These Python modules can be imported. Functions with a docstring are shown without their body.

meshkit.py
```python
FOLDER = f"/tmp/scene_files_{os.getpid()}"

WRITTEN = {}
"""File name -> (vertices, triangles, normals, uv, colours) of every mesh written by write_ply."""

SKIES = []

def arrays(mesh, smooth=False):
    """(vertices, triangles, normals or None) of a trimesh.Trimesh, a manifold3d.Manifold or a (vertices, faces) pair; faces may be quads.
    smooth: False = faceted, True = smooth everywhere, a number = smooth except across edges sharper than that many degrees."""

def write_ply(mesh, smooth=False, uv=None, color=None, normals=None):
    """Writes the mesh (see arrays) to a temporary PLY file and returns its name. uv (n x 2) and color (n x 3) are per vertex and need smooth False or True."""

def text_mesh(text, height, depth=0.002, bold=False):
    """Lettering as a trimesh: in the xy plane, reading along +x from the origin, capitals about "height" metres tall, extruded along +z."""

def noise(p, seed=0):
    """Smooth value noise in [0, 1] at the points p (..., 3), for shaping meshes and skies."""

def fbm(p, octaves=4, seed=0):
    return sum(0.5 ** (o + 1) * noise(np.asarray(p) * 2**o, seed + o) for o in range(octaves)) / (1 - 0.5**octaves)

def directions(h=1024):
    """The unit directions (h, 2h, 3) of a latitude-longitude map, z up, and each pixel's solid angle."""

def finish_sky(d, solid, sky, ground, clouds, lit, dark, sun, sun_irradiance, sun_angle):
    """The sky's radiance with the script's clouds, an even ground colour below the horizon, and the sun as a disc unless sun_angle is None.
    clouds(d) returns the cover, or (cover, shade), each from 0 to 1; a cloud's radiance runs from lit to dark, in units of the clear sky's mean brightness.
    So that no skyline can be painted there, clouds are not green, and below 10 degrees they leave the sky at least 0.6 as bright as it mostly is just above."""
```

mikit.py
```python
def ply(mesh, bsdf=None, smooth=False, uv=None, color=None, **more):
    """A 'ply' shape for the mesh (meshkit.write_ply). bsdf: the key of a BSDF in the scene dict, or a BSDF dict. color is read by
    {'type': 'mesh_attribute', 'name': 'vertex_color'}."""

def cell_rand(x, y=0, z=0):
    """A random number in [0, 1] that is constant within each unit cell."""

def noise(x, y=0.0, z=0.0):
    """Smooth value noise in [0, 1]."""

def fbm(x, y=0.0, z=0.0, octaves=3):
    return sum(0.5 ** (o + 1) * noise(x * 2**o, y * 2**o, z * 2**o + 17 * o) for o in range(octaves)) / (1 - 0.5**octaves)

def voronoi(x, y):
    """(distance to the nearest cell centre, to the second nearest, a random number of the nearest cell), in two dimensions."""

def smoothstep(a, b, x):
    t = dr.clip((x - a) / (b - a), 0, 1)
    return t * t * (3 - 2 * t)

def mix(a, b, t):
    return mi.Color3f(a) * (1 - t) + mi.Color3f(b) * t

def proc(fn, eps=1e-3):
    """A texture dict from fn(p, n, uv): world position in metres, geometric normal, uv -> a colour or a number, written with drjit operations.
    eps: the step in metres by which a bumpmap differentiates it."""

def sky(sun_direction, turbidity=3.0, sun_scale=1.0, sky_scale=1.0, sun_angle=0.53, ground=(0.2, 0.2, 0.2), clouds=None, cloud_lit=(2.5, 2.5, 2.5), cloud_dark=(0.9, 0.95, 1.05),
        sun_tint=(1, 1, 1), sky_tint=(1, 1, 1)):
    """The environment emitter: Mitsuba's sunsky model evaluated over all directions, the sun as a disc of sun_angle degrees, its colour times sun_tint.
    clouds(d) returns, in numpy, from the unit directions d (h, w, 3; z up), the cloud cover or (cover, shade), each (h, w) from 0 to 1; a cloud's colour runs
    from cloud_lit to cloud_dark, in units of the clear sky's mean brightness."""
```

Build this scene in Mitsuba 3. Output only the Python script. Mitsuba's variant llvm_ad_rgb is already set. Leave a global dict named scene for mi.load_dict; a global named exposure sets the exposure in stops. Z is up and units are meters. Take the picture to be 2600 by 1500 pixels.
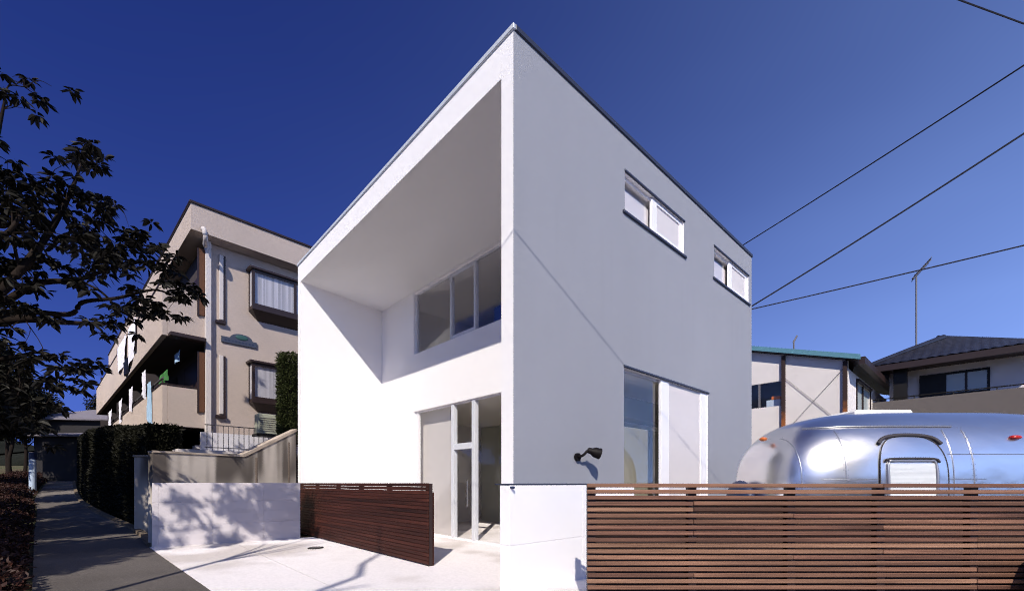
import math, random
import numpy as np, trimesh, mitsuba as mi, drjit as dr
import mikit, meshkit
from mikit import proc, noise, fbm, voronoi, cell_rand, smoothstep, mix
from shapely.geometry import Polygon, box as sbox
T = mi.ScalarTransform4f
rng = np.random.default_rng(7)
random.seed(7)
scene, labels = {}, {}

# ------------------------------------------------------------------ camera, sky, exposure
EYE = 1.25
scene['camera'] = {'type': 'perspective', 'fov': 98.4, 'fov_axis': 'x', 'near_clip': 0.05, 'far_clip': 2000.0,
                   'principal_point_offset_y': -0.3173,
                   'to_world': T().look_at(origin=[0, 0, EYE], target=[0, 1, EYE], up=[0, 0, 1])}
SUN = np.array([-0.055, -1.0, 0.74])
def veil(d):
    # thin high haze: thickens towards the horizon and towards the south east
    el = np.degrees(np.arcsin(np.clip(d[..., 2], -1, 1)))
    n = meshkit.fbm(d * [3.0, 3.0, 7.0], 4, seed=5)
    hd = d[..., :2] / np.maximum(np.hypot(d[..., 0], d[..., 1]), 1e-6)[..., None]
    w = 0.06 + 0.94 * np.clip(0.5 + 0.5 * (hd @ np.array([0.75, -0.66])), 0, 1) ** 1.1   # thickest towards the south east, thinnest opposite
    return np.clip((0.10 + 0.92 * np.exp(-np.maximum(el, 0) / 16.5)) * w * (0.86 + 0.28 * n), 0, 0.9)
scene['sky'] = mikit.sky(SUN.tolist(), turbidity=2.4, sky_scale=0.42, sky_tint=(0.20, 0.32, 1.30), sun_tint=(1.0, 1.15, 1.44), ground=(0.25, 0.24, 0.24),
                         clouds=veil, cloud_lit=(8.0, 12.6, 24.0), cloud_dark=(0.9, 1.0, 1.5))
exposure = 1.8

# ------------------------------------------------------------------ helpers
def uniq(key):
    if key not in scene and key not in labels:
        return key
    i = 1
    while f'{key}_{i:03d}' in scene or f'{key}_{i:03d}' in labels:
        i += 1
    return f'{key}_{i:03d}'

def thing(name, label, cat, group=None):
    k = uniq(name)
    labels[k] = {'label': label, 'category': cat}
    if group: labels[k]['group'] = group
    return k

def add(key, mesh, bsdf, smooth=False, label=None, kind=None, **kw):
    k = uniq(key) if '__' in key else key
    scene[k] = mikit.ply(mesh, bsdf, smooth=smooth, **kw)
    if label or kind:
        labels.setdefault(k, {})
        if label: labels[k]['label'] = label
        if kind: labels[k]['kind'] = kind
    return k

def single(name, mesh, bsdf, label, cat, group=None, smooth=False):
    k = thing(name, label, cat, group)
    scene[k] = mikit.ply(mesh, bsdf, smooth=smooth)
    return k

def structure(name, mesh, bsdf, smooth=False, label=None):
    scene[name] = mikit.ply(mesh, bsdf, smooth=smooth)
    labels[name] = {'kind': 'structure'}
    if label: labels[name]['label'] = label

def cat(*ms):
    out = []
    for m in ms:
        out += m if isinstance(m, list) else [m]
    return trimesh.util.concatenate(out)

class Frame:
    """Local axes e1, e2 (horizontal), z up, at an origin."""
    def __init__(s, o, e1, e2=None):
        e1 = np.array(e1, float); e1 /= np.linalg.norm(e1)
        e2 = np.array([e1[1], -e1[0]]) if e2 is None else np.array(e2, float) / np.linalg.norm(e2)
        s.o, s.e1, s.e2 = np.array(o, float), e1, e2
        s.m = np.eye(4)
        s.m[:2, 0], s.m[:2, 1], s.m[:2, 3] = e1, e2, s.o
    def pt(s, a, b, z=0.0):
        p = s.o + a * s.e1 + b * s.e2
        return np.array([p[0], p[1], z])
    def put(s, mesh):
        mesh = mesh.copy(); mesh.apply_transform(s.m); return mesh
    def box(s, a0, a1, b0, b1, z0, z1, ch=0.0):
        return s.put(cbox(a0, a1, b0, b1, z0, z1, ch))

def cbox(x0, x1, y0, y1, z0, z1, ch=0.0, tilt=0.0):
    if ch <= 0:
        m = trimesh.creation.box((x1 - x0, y1 - y0, z1 - z0))
        m.apply_translation(((x0 + x1) / 2, (y0 + y1) / 2, (z0 + z1) / 2))
        return m
    c, h = np.array([x0 + x1, y0 + y1, z0 + z1]) / 2, np.array([x1 - x0, y1 - y0, z1 - z0]) / 2
    ch = min(ch, h.min() * 0.6)
    pts = []
    for sx in (-1, 1):
        for sy in (-1, 1):
            for sz in (-1, 1):
                s = np.array([sx, sy, sz])
                for k in range(3):
                    e = h - ch; e[k] = h[k]
                    pts.append(c + s * e)
    pts = np.array(pts)
    if tilt: pts[:, 2] += tilt * (pts[:, 0] - c[0])
    return trimesh.convex.convex_hull(pts)

def sheet(poly, thick, z0=0.0):
    m = trimesh.creation.extrude_polygon(poly, thick, engine='earcut')
    m.apply_translation((0, 0, z0)); return m

def pane_xz(fr, a0, a1, b, z0, z1):
    return trimesh.Trimesh([fr.pt(a0, b, z0), fr.pt(a1, b, z0), fr.pt(a1, b, z1), fr.pt(a0, b, z1)], [[0, 1, 2], [0, 2, 3]], process=False)
def pane_yz(fr, a, b0, b1, z0, z1):
    return trimesh.Trimesh([fr.pt(a, b0, z0), fr.pt(a, b1, z0), fr.pt(a, b1, z1), fr.pt(a, b0, z1)], [[0, 1, 2], [0, 2, 3]], process=False)

def wall_yz(fr, a0, a1, poly):
    """poly in (b, z), extruded along a from a0 to a1."""
    m = trimesh.creation.extrude_polygon(poly, a1 - a0, engine='earcut')
    v = m.vertices.copy()
    m = trimesh.Trimesh(np.stack([v[:, 2] + a0, v[:, 0], v[:, 1]], 1), m.faces, process=False)
    m.fix_normals(); return fr.put(m)

def wall_xz(fr, b0, b1, poly):
    m = trimesh.creation.extrude_polygon(poly, b1 - b0, engine='earcut')
    v = m.vertices.copy()
    m = trimesh.Trimesh(np.stack([v[:, 0], v[:, 2] + b0, v[:, 1]], 1), m.faces, process=False)
    m.fix_normals(); return fr.put(m)

def tube(pts, radii, n=8, caps=True):
    p = np.asarray(pts, float); r = np.broadcast_to(np.asarray(radii, float), (len(p),))
    t = np.gradient(p, axis=0); t /= np.linalg.norm(t, axis=1, keepdims=True) + 1e-12
    ref = np.where(np.abs(t[:, 2:]) < 0.9, [[0, 0, 1.0]], [[1.0, 0, 0]])
    a = np.cross(t, ref); a /= np.linalg.norm(a, axis=1, keepdims=True) + 1e-12
    b = np.cross(t, a)
    ang = np.arange(n) * 2 * np.pi / n
    v = p[:, None] + r[:, None, None] * (np.cos(ang)[None, :, None] * a[:, None] + np.sin(ang)[None, :, None] * b[:, None])
    f = []
    for i in range(len(p) - 1):
        for j in range(n):
            q = [i * n + j, i * n + (j + 1) % n, (i + 1) * n + (j + 1) % n, (i + 1) * n + j]
            f += [[q[0], q[1], q[2]], [q[0], q[2], q[3]]]
    v = v.reshape(-1, 3)
    if caps:
        v = np.vstack([v, p[:1], p[-1:]])
        c0, c1 = len(v) - 2, len(v) - 1
        for j in range(n):
            f += [[c0, (j + 1) % n, j], [c1, (len(p) - 1) * n + j, (len(p) - 1) * n + (j + 1) % n]]
    m = trimesh.Trimesh(v, f, process=False)
    return m

def smooth_path(pts, n=6):
    """Catmull-Rom through points (rows may carry a radius as 4th column)."""
    p = np.asarray(pts, float)
    q = np.vstack([2 * p[0] - p[1], p, 2 * p[-1] - p[-2]])
    out = []
    for i in range(1, len(q) - 2):
        for k in range(n):
            t = k / n
            out.append(0.5 * ((2 * q[i]) + (q[i + 1] - q[i - 1]) * t + (2 * q[i - 1] - 5 * q[i] + 4 * q[i + 1] - q[i + 2]) * t * t + (3 * q[i] - q[i - 1] - 3 * q[i + 1] + q[i + 2]) * t ** 3))
    out.append(q[-2])
    return np.array(out)

def limb(pts, n=7):
    s = smooth_path(pts)
    return tube(s[:, :3], s[:, 3], n)

def leaves(centres, dirs, length, width, fold=0.25, seed=0, droop=0.15):
    """Pointed leaves, 4 triangles each: from centre along dir."""
    r = np.random.default_rng(seed)
    c = np.asarray(centres, float); d = np.asarray(dirs, float)
    d /= np.linalg.norm(d, axis=1, keepdims=True) + 1e-9
    n = len(c)
    L = np.asarray(length) * (0.7 + 0.6 * r.random(n))[:, None]; W = np.asarray(width) * (0.75 + 0.5 * r.random(n))[:, None]
    up = r.normal(size=(n, 3)) * 0.6 + [0, 0, 1]
    s = np.cross(d, up); s /= np.linalg.norm(s, axis=1, keepdims=True) + 1e-9
    nn = np.cross(s, d)
    dz = np.array([0, 0, 1]) * L * droop
    base, tip, mid = c, c + d * L - dz, c + d * L * 0.52 - dz * 0.3
    l1, r1 = c + d * L * 0.32 + s * W * 0.44 + nn * W * fold, c + d * L * 0.32 - s * W * 0.44 + nn * W * fold
    l2, r2 = c + d * L * 0.68 + s * W * 0.46 + nn * W * fold - dz * 0.5, c + d * L * 0.68 - s * W * 0.46 + nn * W * fold - dz * 0.5
    v = np.stack([base, l1, l2, tip, r2, r1, mid], 1).reshape(-1, 3)
    i = np.arange(n)[:, None] * 7
    f = np.concatenate([i + [k, 6, (k + 1) % 6] for k in range(6)], 0).reshape(-1, 3)
    return trimesh.Trimesh(v, f, process=False)

def clump(centre, n, rad, r):
    d = r.normal(size=(n, 3)); d /= np.linalg.norm(d, axis=1, keepdims=True)
    d[:, 2] = d[:, 2] * 0.75
    return centre + d * rad * (0.1 + 0.75 * r.random((n, 1))), d

def lathe(profile, n=24):
    m = trimesh.creation.revolve(np.array(profile, float), sections=n)
    return m

# ------------------------------------------------------------------ materials
def mat(name, color, rough=0.8, spec=0.3, metallic=0.0, bump=None, bump_scale=1.0, two=True, eps=1e-3, **kw):
    col = proc(color) if callable(color) else {'type': 'rgb', 'value': list(color)}
    b = {'type': 'principled', 'base_color': col, 'roughness': rough, 'specular': spec, 'metallic': metallic, **kw}
    if bump is not None:
        b = {'type': 'bumpmap', 'arbitrary': proc(bump, eps), 'scale': bump_scale, 'bsdf': b}
    if two:
        b = {'type': 'twosided', 'bsdf': b}
    scene[name] = b
    return name

def c3(r, g, b): return mi.Color3f(r, g, b)

def plaster(base, amt=0.06):
    def f(p, n, uv):
        a = fbm(p.x * 0.9 + 3, p.y * 0.9, p.z * 0.9, 3); b = noise(p.x * 14, p.y * 14, p.z * 14)
        return mi.Color3f(*base) * (1 + amt * (a - 0.5) * 2 + amt * 0.5 * (b - 0.5))
    return f
def fine_bump(p, n, uv): return (noise(p.x * 130, p.y * 130, p.z * 130) + 0.6 * noise(p.x * 50, p.y * 50, p.z * 50)) * 0.0006
def mid_bump(p, n, uv): return fbm(p.x * 25, p.y * 25, p.z * 25, 3) * 0.004

M_WHITE = mat('m_white', plaster((0.84, 0.82, 0.83), 0.015), 0.75, 0.2)
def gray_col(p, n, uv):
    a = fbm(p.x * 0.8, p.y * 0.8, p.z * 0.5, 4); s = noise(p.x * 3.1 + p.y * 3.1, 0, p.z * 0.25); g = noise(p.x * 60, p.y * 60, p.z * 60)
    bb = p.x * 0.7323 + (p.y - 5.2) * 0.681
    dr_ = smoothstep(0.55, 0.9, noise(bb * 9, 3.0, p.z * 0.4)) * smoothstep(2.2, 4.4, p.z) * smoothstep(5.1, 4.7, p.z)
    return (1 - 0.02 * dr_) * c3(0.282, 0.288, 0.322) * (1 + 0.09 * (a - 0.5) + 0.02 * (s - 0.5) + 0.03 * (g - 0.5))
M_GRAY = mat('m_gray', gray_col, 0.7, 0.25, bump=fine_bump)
M_SOFF = mat('m_soffit', plaster((0.74, 0.73, 0.745), 0.02), 0.8, 0.1)
M_TRIMD = mat('m_trim_dark', (0.03, 0.035, 0.06), 0.45, 0.4)
M_TRIML = mat('m_trim_light', (0.50, 0.53, 0.58), 0.4, 0.4)
M_ALU = mat('m_aluminium_frame', (0.60, 0.61, 0.66), 0.35, 0.5)
M_WFRAME = mat('m_white_frame', (0.80, 0.78, 0.80), 0.4, 0.4)
M_BLIND = mat('m_blind', plaster((0.60, 0.565, 0.575), 0.03), 0.9, 0.1, two=True)
M_DARKIN = mat('m_dark_wood', (0.035, 0.022, 0.022), 0.5, 0.3)
M_INT = mat('m_interior', (0.68, 0.65, 0.58), 0.9, 0.1)
M_INTG = mat('m_interior_green', (0.58, 0.60, 0.52), 0.9, 0.1)
M_BLUEC = mat('m_blue_cloth', (0.03, 0.06, 0.22), 0.9, 0.1, two=True)
scene['m_pane'] = {'type': 'thindielectric', 'int_ior': 1.42}
M_PANE = 'm_pane'
M_FLOORW = mat('m_forecourt', lambda p, n, uv: mix(c3(0.62, 0.585, 0.59), c3(0.44, 0.40, 0.385), smoothstep(0.48, 0.76, fbm(p.x * 0.7 + 9, p.y * 0.7, 0, 4))) * (0.95 + 0.1 * noise(p.x * 40, p.y * 40)) , 0.85, 0.15, bump=mid_bump, bump_scale=0.5)
def path_col(p, n, uv):
    a = fbm(p.x * 0.9, p.y * 0.9, 0, 4); g = noise(p.x * 90, p.y * 90)
    t = smoothstep(0.45, 0.75, fbm(p.x * 0.35 + 40, p.y * 0.35, 0, 3))
    return mix(c3(0.085, 0.075, 0.07), c3(0.135, 0.12, 0.112), t) * (0.75 + 0.5 * a) * (0.8 + 0.4 * g)
M_PATH = mat('m_path', path_col, 0.9, 0.2, bump=mid_bump)
M_SOIL = mat('m_soil', lambda p, n, uv: mix(c3(0.06, 0.045, 0.03), c3(0.05, 0.055, 0.025), noise(p.x * 0.6, p.y * 0.6)) * (0.6 + 0.8 * fbm(p.x * 6, p.y * 6, 0, 3)), 0.95, 0.1)
def stain_col(p, n, uv):
    d = p.x * 0.84 + p.y * 0.54
    st = noise(d * 3.5, 1.0, p.z * 0.15) * 0.6 + noise(d * 11, 2.0, p.z * 0.3) * 0.4
    run = smoothstep(0.30, 0.58, st) * smoothstep(1.0, 1.65, p.z + 0.35 * noise(d * 5, 3.0))
    base = c3(0.43, 0.385, 0.345) * (0.85 + 0.3 * fbm(p.x * 3, p.y * 3, p.z * 3, 3))
    return mix(base, c3(0.055, 0.045, 0.04), run * 0.9)
M_STAIN = mat('m_stained_concrete', stain_col, 0.9, 0.15, bump=mid_bump)
def conc_col(p, n, uv):
    a = fbm(p.x * 1.3, p.y * 1.3, p.z * 1.3, 4)
    d = p.x * 0.84 + p.y * 0.54
    s = smoothstep(0.72, 0.80, noise(d * 6 + 5, 4.0, p.z * 9))
    return c3(0.58, 0.535, 0.555) * (0.86 + 0.26 * a) * (1 - 0.06 * s)
M_CONC = mat('m_garden_concrete', conc_col, 0.85, 0.15, bump=mid_bump, bump_scale=0.6)
def beige(p, n, uv):
    a = fbm(p.x * 0.7, p.y * 0.7, p.z * 0.4, 4); g = noise(p.x * 35, p.y * 35, p.z * 35)
    return c3(0.405, 0.335, 0.295) * (0.9 + 0.2 * a) * (0.95 + 0.1 * g)
M_BEIGE = mat('m_beige', beige, 0.85, 0.15, bump=fine_bump)
M_BROWN = mat('m_brown_metal', (0.022, 0.012, 0.011), 0.45, 0.4)
M_RUST = mat('m_rust_panel', (0.10, 0.045, 0.025), 0.7, 0.2)
M_CREAM = mat('m_cream', (0.50, 0.455, 0.44), 0.6, 0.3)
M_DARK = mat('m_dark', (0.012, 0.01, 0.011), 0.8, 0.1)
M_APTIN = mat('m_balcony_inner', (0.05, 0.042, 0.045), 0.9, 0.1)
M_CURTAIN = mat('m_curtain', lambda p, n, uv: c3(0.44, 0.425, 0.46) * (0.62 + 0.45 * noise((p.x * 0.684 + p.y * 0.73) * 26, 0.0, p.z * 0.4)), 0.9, 0.1, two=True)
M_SIGN = mat('m_sign', (0.045, 0.055, 0.085), 0.5, 0.4)
M_SIGNG = mat('m_sign_green', (0.03, 0.085, 0.08), 0.5, 0.4)
M_BARK = mat('m_bark', lambda p, n, uv: c3(0.018, 0.013, 0.011) * (0.6 + 0.8 * fbm(p.x * 20, p.y * 20, p.z * 5, 3)), 0.95, 0.1)
def leafmat(name, c, v=0.5):
    return mat(name, lambda p, n, uv: mi.Color3f(*c) * (1 - v / 2 + v * noise(p.x * 9, p.y * 9, p.z * 9)), 0.6, 0.25, two=True)
M_LEAF = leafmat('m_leaf', (0.008, 0.007, 0.0045))
M_LEAF2 = leafmat('m_leaf_far', (0.011, 0.012, 0.007))
M_HEDGE = leafmat('m_hedge_leaf', (0.011, 0.011, 0.006), 0.8)
M_CYP = leafmat('m_cypress_leaf', (0.045, 0.055, 0.018), 0.8)
M_RED = leafmat('m_ground_cover_leaf', (0.030, 0.011, 0.008), 0.9)
M_BLACK = mat('m_black', (0.006, 0.005, 0.005), 0.5, 0.3)
M_LAMP = mat('m_lamp', (0.005, 0.0035, 0.004), 0.6, 0.2)
M_NAVY = mat('m_navy', (0.02, 0.03, 0.075), 0.5, 0.4)
M_PALEBLUE = mat('m_pale_blue', (0.42, 0.50, 0.62), 0.6, 0.3)
M_GREENCL = mat('m_green_cloth', (0.05, 0.16, 0.05), 0.9, 0.1, two=True)
M_WCLOTH = mat('m_white_cloth', (0.68, 0.66, 0.74), 0.9, 0.1, two=True)
M_BCLOTH = mat('m_blue_towel', (0.32, 0.46, 0.62), 0.9, 0.1, two=True)
M_ACU = mat('m_condenser', (0.32, 0.33, 0.26), 0.6, 0.3)
M_RAIL = mat('m_rail', (0.10, 0.09, 0.09), 0.5, 0.4)
M_GALV = mat('m_galvanised', (0.13, 0.125, 0.14), 0.6, 0.3)
M_WIRE = mat('m_wire', (0.02, 0.02, 0.03), 0.6, 0.3)
M_SHED = mat('m_shed', lambda p, n, uv: c3(0.66, 0.615, 0.60) * (0.93 + 0.12 * fbm(p.x * 1.2, p.y * 1.2, p.z * 1.2, 3)), 0.8, 0.2)
M_TEAL = mat('m_teal', (0.09, 0.22, 0.28), 0.5, 0.4)
M_POST = mat('m_rust_post', lambda p, n, uv: mix(c3(0.035, 0.022, 0.022), c3(0.26, 0.09, 0.03), smoothstep(4.7, 4.0, p.z + 0.5 * noise(p.x * 9, p.y * 9, p.z * 6))), 0.8, 0.2)
M_TILE = mat('m_roof_tile', lambda p, n, uv: c3(0.014, 0.013, 0.018) * (0.7 + 0.7 * noise(p.x * 5, p.y * 5, p.z * 5)), 0.3, 0.5)
M_HWALL = mat('m_house_wall', (0.66, 0.61, 0.61), 0.85, 0.15)
M_BALC = mat('m_balcony_panel', (0.115, 0.10, 0.097), 0.8, 0.2)
M_WINPALE = mat('m_window_pale', (0.35, 0.40, 0.42), 0.2, 0.5)
M_HILL = mat('m_hill', (0.012, 0.013, 0.010), 0.95, 0.05)
M_FROOF = mat('m_far_roof', (0.16, 0.145, 0.165), 0.7, 0.2)
M_FWALL = mat('m_far_wall', (0.03, 0.028, 0.03), 0.85, 0.1)
M_REDL = mat('m_red_lens', (0.42, 0.02, 0.015), 0.25, 0.5)
M_ORL = mat('m_orange_lens', (0.55, 0.14, 0.03), 0.25, 0.5)
M_VENT = mat('m_vent_white', (0.82, 0.80, 0.80), 0.5, 0.3)
M_RUB = mat('m_rubber', (0.008, 0.008, 0.009), 0.6, 0.3)
def alu_bump(p, n, uv): return noise(p.x * 1.6, p.y * 1.6, p.z * 2.2) * 0.022 + noise(p.x * 5, p.y * 5, p.z * 7) * 0.0035 + noise(p.x * 14, p.y * 14, p.z * 18) * 0.0005
scene['m_shell'] = {'type': 'bumpmap', 'arbitrary': proc(alu_bump, 4e-3), 'scale': 1.0,
                    'bsdf': {'type': 'principled', 'base_color': proc(lambda p, n, uv: c3(0.93, 0.90, 0.885) * (0.92 + 0.10 * fbm(p.x * 3, p.y * 3, p.z * 3, 3))), 'metallic': 1.0, 'roughness': 0.29}}
scene['m_shell'] = {'type': 'twosided', 'bsdf': scene['m_shell']}
M_SHELL = 'm_shell'
M_SEAM = mat('m_seam', (0.45, 0.45, 0.48), 0.4, 0.4, metallic=0.9)
M_WARM = mat('m_gasket', (0.05, 0.045, 0.05), 0.5, 0.3)
def wood(name, c1, c2, axis, seed):
    def f(p, n, uv):
        d = p.x * axis[0] + p.y * axis[1]
        row = cell_rand(dr.floor((1.243 - p.z) / 0.0575), seed, 3); bd = noise(d * 0.8 + row * 31, seed * 3.0, 1.0)
        g = noise(d * 1.3 + row * 40, p.z * 90, seed) * 0.55 + noise(d * 5 + row * 11, p.z * 220, seed + 2) * 0.45
        w = smoothstep(0.62, 0.85, noise(d * 0.7 + row * 17, row * 40, 5))
        return mix(c3(*c1), c3(*c2), g) * (1 - 0.35 * w) * (0.72 + 0.56 * bd)
    return mat(name, f, 0.6, 0.25, bump=lambda p, n, uv: noise((p.x * axis[0] + p.y * axis[1]) * 6, p.z * 260, seed) * 0.0008)
WR = [wood('m_wood_a', (0.105, 0.05, 0.032), (0.25, 0.132, 0.086), (1, 0), 1), wood('m_wood_b', (0.075, 0.034, 0.024), (0.19, 0.095, 0.064), (1, 0), 2),
      wood('m_wood_c', (0.125, 0.063, 0.039), (0.30, 0.17, 0.11), (1, 0), 3), wood('m_wood_d', (0.068, 0.031, 0.022), (0.18, 0.09, 0.06), (1, 0), 4)]
WL = [wood('m_stained_a', (0.030, 0.008, 0.005), (0.066, 0.018, 0.011), (-0.68, 0.73), 5), wood('m_stained_b', (0.024, 0.007, 0.0045), (0.052, 0.014, 0.009), (-0.68, 0.73), 6)]

# ------------------------------------------------------------------ ground, path, forecourt
def gz(x, y):
    x, y = np.asarray(x, float), np.asarray(y, float)
    t = np.clip((-6.5 - x) / 4.0, 0, 1); t = t * t * (3 - 2 * t)
    return 0.0707 * np.clip(y - 11, 0, 60) * t
xs = np.concatenate([np.linspace(-400, -62, 24), np.arange(-60, 24.1, 1.0), np.linspace(28, 400, 22)])
ys = np.concatenate([np.linspace(-200, -12, 16), np.arange(-10, 62, 1.0), np.linspace(66, 700, 24)])
gx, gy = np.meshgrid(xs, ys, indexing='ij')
gv = np.stack([gx, gy, gz(gx, gy) - 0.02], -1).reshape(-1, 3)
nx, ny = len(xs), len(ys)
ii, jj = np.meshgrid(np.arange(nx - 1), np.arange(ny - 1), indexing='ij')
q = np.stack([ii * ny + jj, (ii + 1) * ny + jj, (ii + 1) * ny + jj + 1, ii * ny + jj + 1], -1).reshape(-1, 4)
structure('ground', (gv, q), M_SOIL, smooth=True, label='bare brown soil around the plots')

PR = np.array([(1.9, -0.2), (-1.4, 3.05), (-3.48, 5.1), (-6.97, 8.5), (-9.55, 11.16), (-14.0, 14.8), (-18.6, 18.9), (-26.7, 26.9), (-38.6, 38.8)])
PL = np.array([(1.9, -1.9), (-3.1, 2.8), (-5.54, 5.1), (-9.2, 8.5), (-12.0, 11.1), (-15.9, 14.8), (-20.4, 18.9), (-28.4, 26.9), (-40.2, 38.8)])
def resample(p, n=12):
    return smooth_path(p, n)
pr, pl = resample(PR), resample(PL)
K = 6
rows = []
for k in range(K + 1):
    r = pl + (pr - pl) * k / K
    rows.append(np.column_stack([r, gz(r[:, 0], r[:, 1]) + 0.012 + 0.015 * (r[:, 1] > 11)]))
pv = np.stack(rows, 1).reshape(-1, 3)
pf = []
for i in range(len(pr) - 1):
    for k in range(K):
        a = i * (K + 1) + k
        pf.append([a, a + 1, a + K + 2, a + K + 1])
structure('footpath', (pv, np.array(pf)), M_PATH, smooth=True, label='grey brown asphalt footpath leading away along the hedge')

HC = np.array([0.02, 5.2])
H = Frame(HC, (-0.681, 0.7323), (0.7323, 0.681))
fc = Polygon([(-1.4, 3.05), (-3.48, 5.1), (-6.97, 8.5), (-6.7, 8.75), (-4.4, 10.2), tuple(H.pt(7.9, 0)[:2]), tuple(H.pt(7.9, 2.3)[:2]), tuple(H.pt(-1, 2.3)[:2]), (10, 6), (10, -3), (5, -3)])
from shapely.geometry import LineString
fc = fc.difference(LineString([tuple(H.pt(9, -1.55)[:2]), tuple(H.pt(-4, -1.55)[:2])]).buffer(0.006)).difference(LineString([tuple(H.pt(4.6, 0.5)[:2]), tuple(H.pt(4.6, -9)[:2])]).buffer(0.006))
m = cat([sheet(g_, 0.02, 0.0) for g_ in fc.geoms])
structure('forecourt', m, M_FLOORW, label='pale concrete forecourt in front of the white house')
# thin concrete edging along the hedge
e = pr[(pr[:, 1] > 8.3) & (pr[:, 1] < 30)]
d = np.gradient(e, axis=0); d /= np.linalg.norm(d, axis=1, keepdims=True)
nrm = np.stack([d[:, 1], -d[:, 0]], 1)
ev, ef = [], []
for p, w in zip(e, nrm):
    z = float(gz(*p))
    for o, zz in ((-0.02, -0.05), (-0.02, 0.09), (0.10, 0.10), (0.10, -0.05)):
        ev.append([p[0] + w[0] * o, p[1] + w[1] * o, z + zz])
for i in range(len(e) - 1):
    for k in range(3):
        ef.append([i * 4 + k, i * 4 + k + 1, i * 4 + 5 + k, i * 4 + 4 + k])
structure('kerb', (np.array(ev), np.array(ef)), mat('m_kerb', lambda p, n, uv: c3(0.12, 0.095, 0.07) * (0.6 + 0.8 * fbm(p.x * 5, p.y * 5, 0, 3)), 0.9, 0.1, two=True), label='low concrete edging between path and hedge')

# dark wooded hill far left
hx = np.linspace(-190, 60, 90); hv, hf = [], []
for i, x in enumerate(hx):
    top = 9 + 10 * float(meshkit.noise(np.array([x * 0.03, 0, 1.0]))) + 2.0 * float(meshkit.noise(np.array([x * 0.35, 5, 1.0])))
    top += 5 * math.exp(-((x + 75) / 30.0) ** 2)
    for k in range(6):
        s = k / 5
        hv.append([x, 88 + 50 * s + 3 * math.sin(x), top * math.sin(s * math.pi * 0.5) - 1])
for i in range(len(hx) - 1):
    for k in range(5):
        a = i * 6 + k; hf.append([a, a + 6, a + 7, a + 1])
structure('hill', (np.array(hv), np.array(hf)), M_HILL, smooth=40, label='dark wooded rise behind the far houses')

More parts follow.
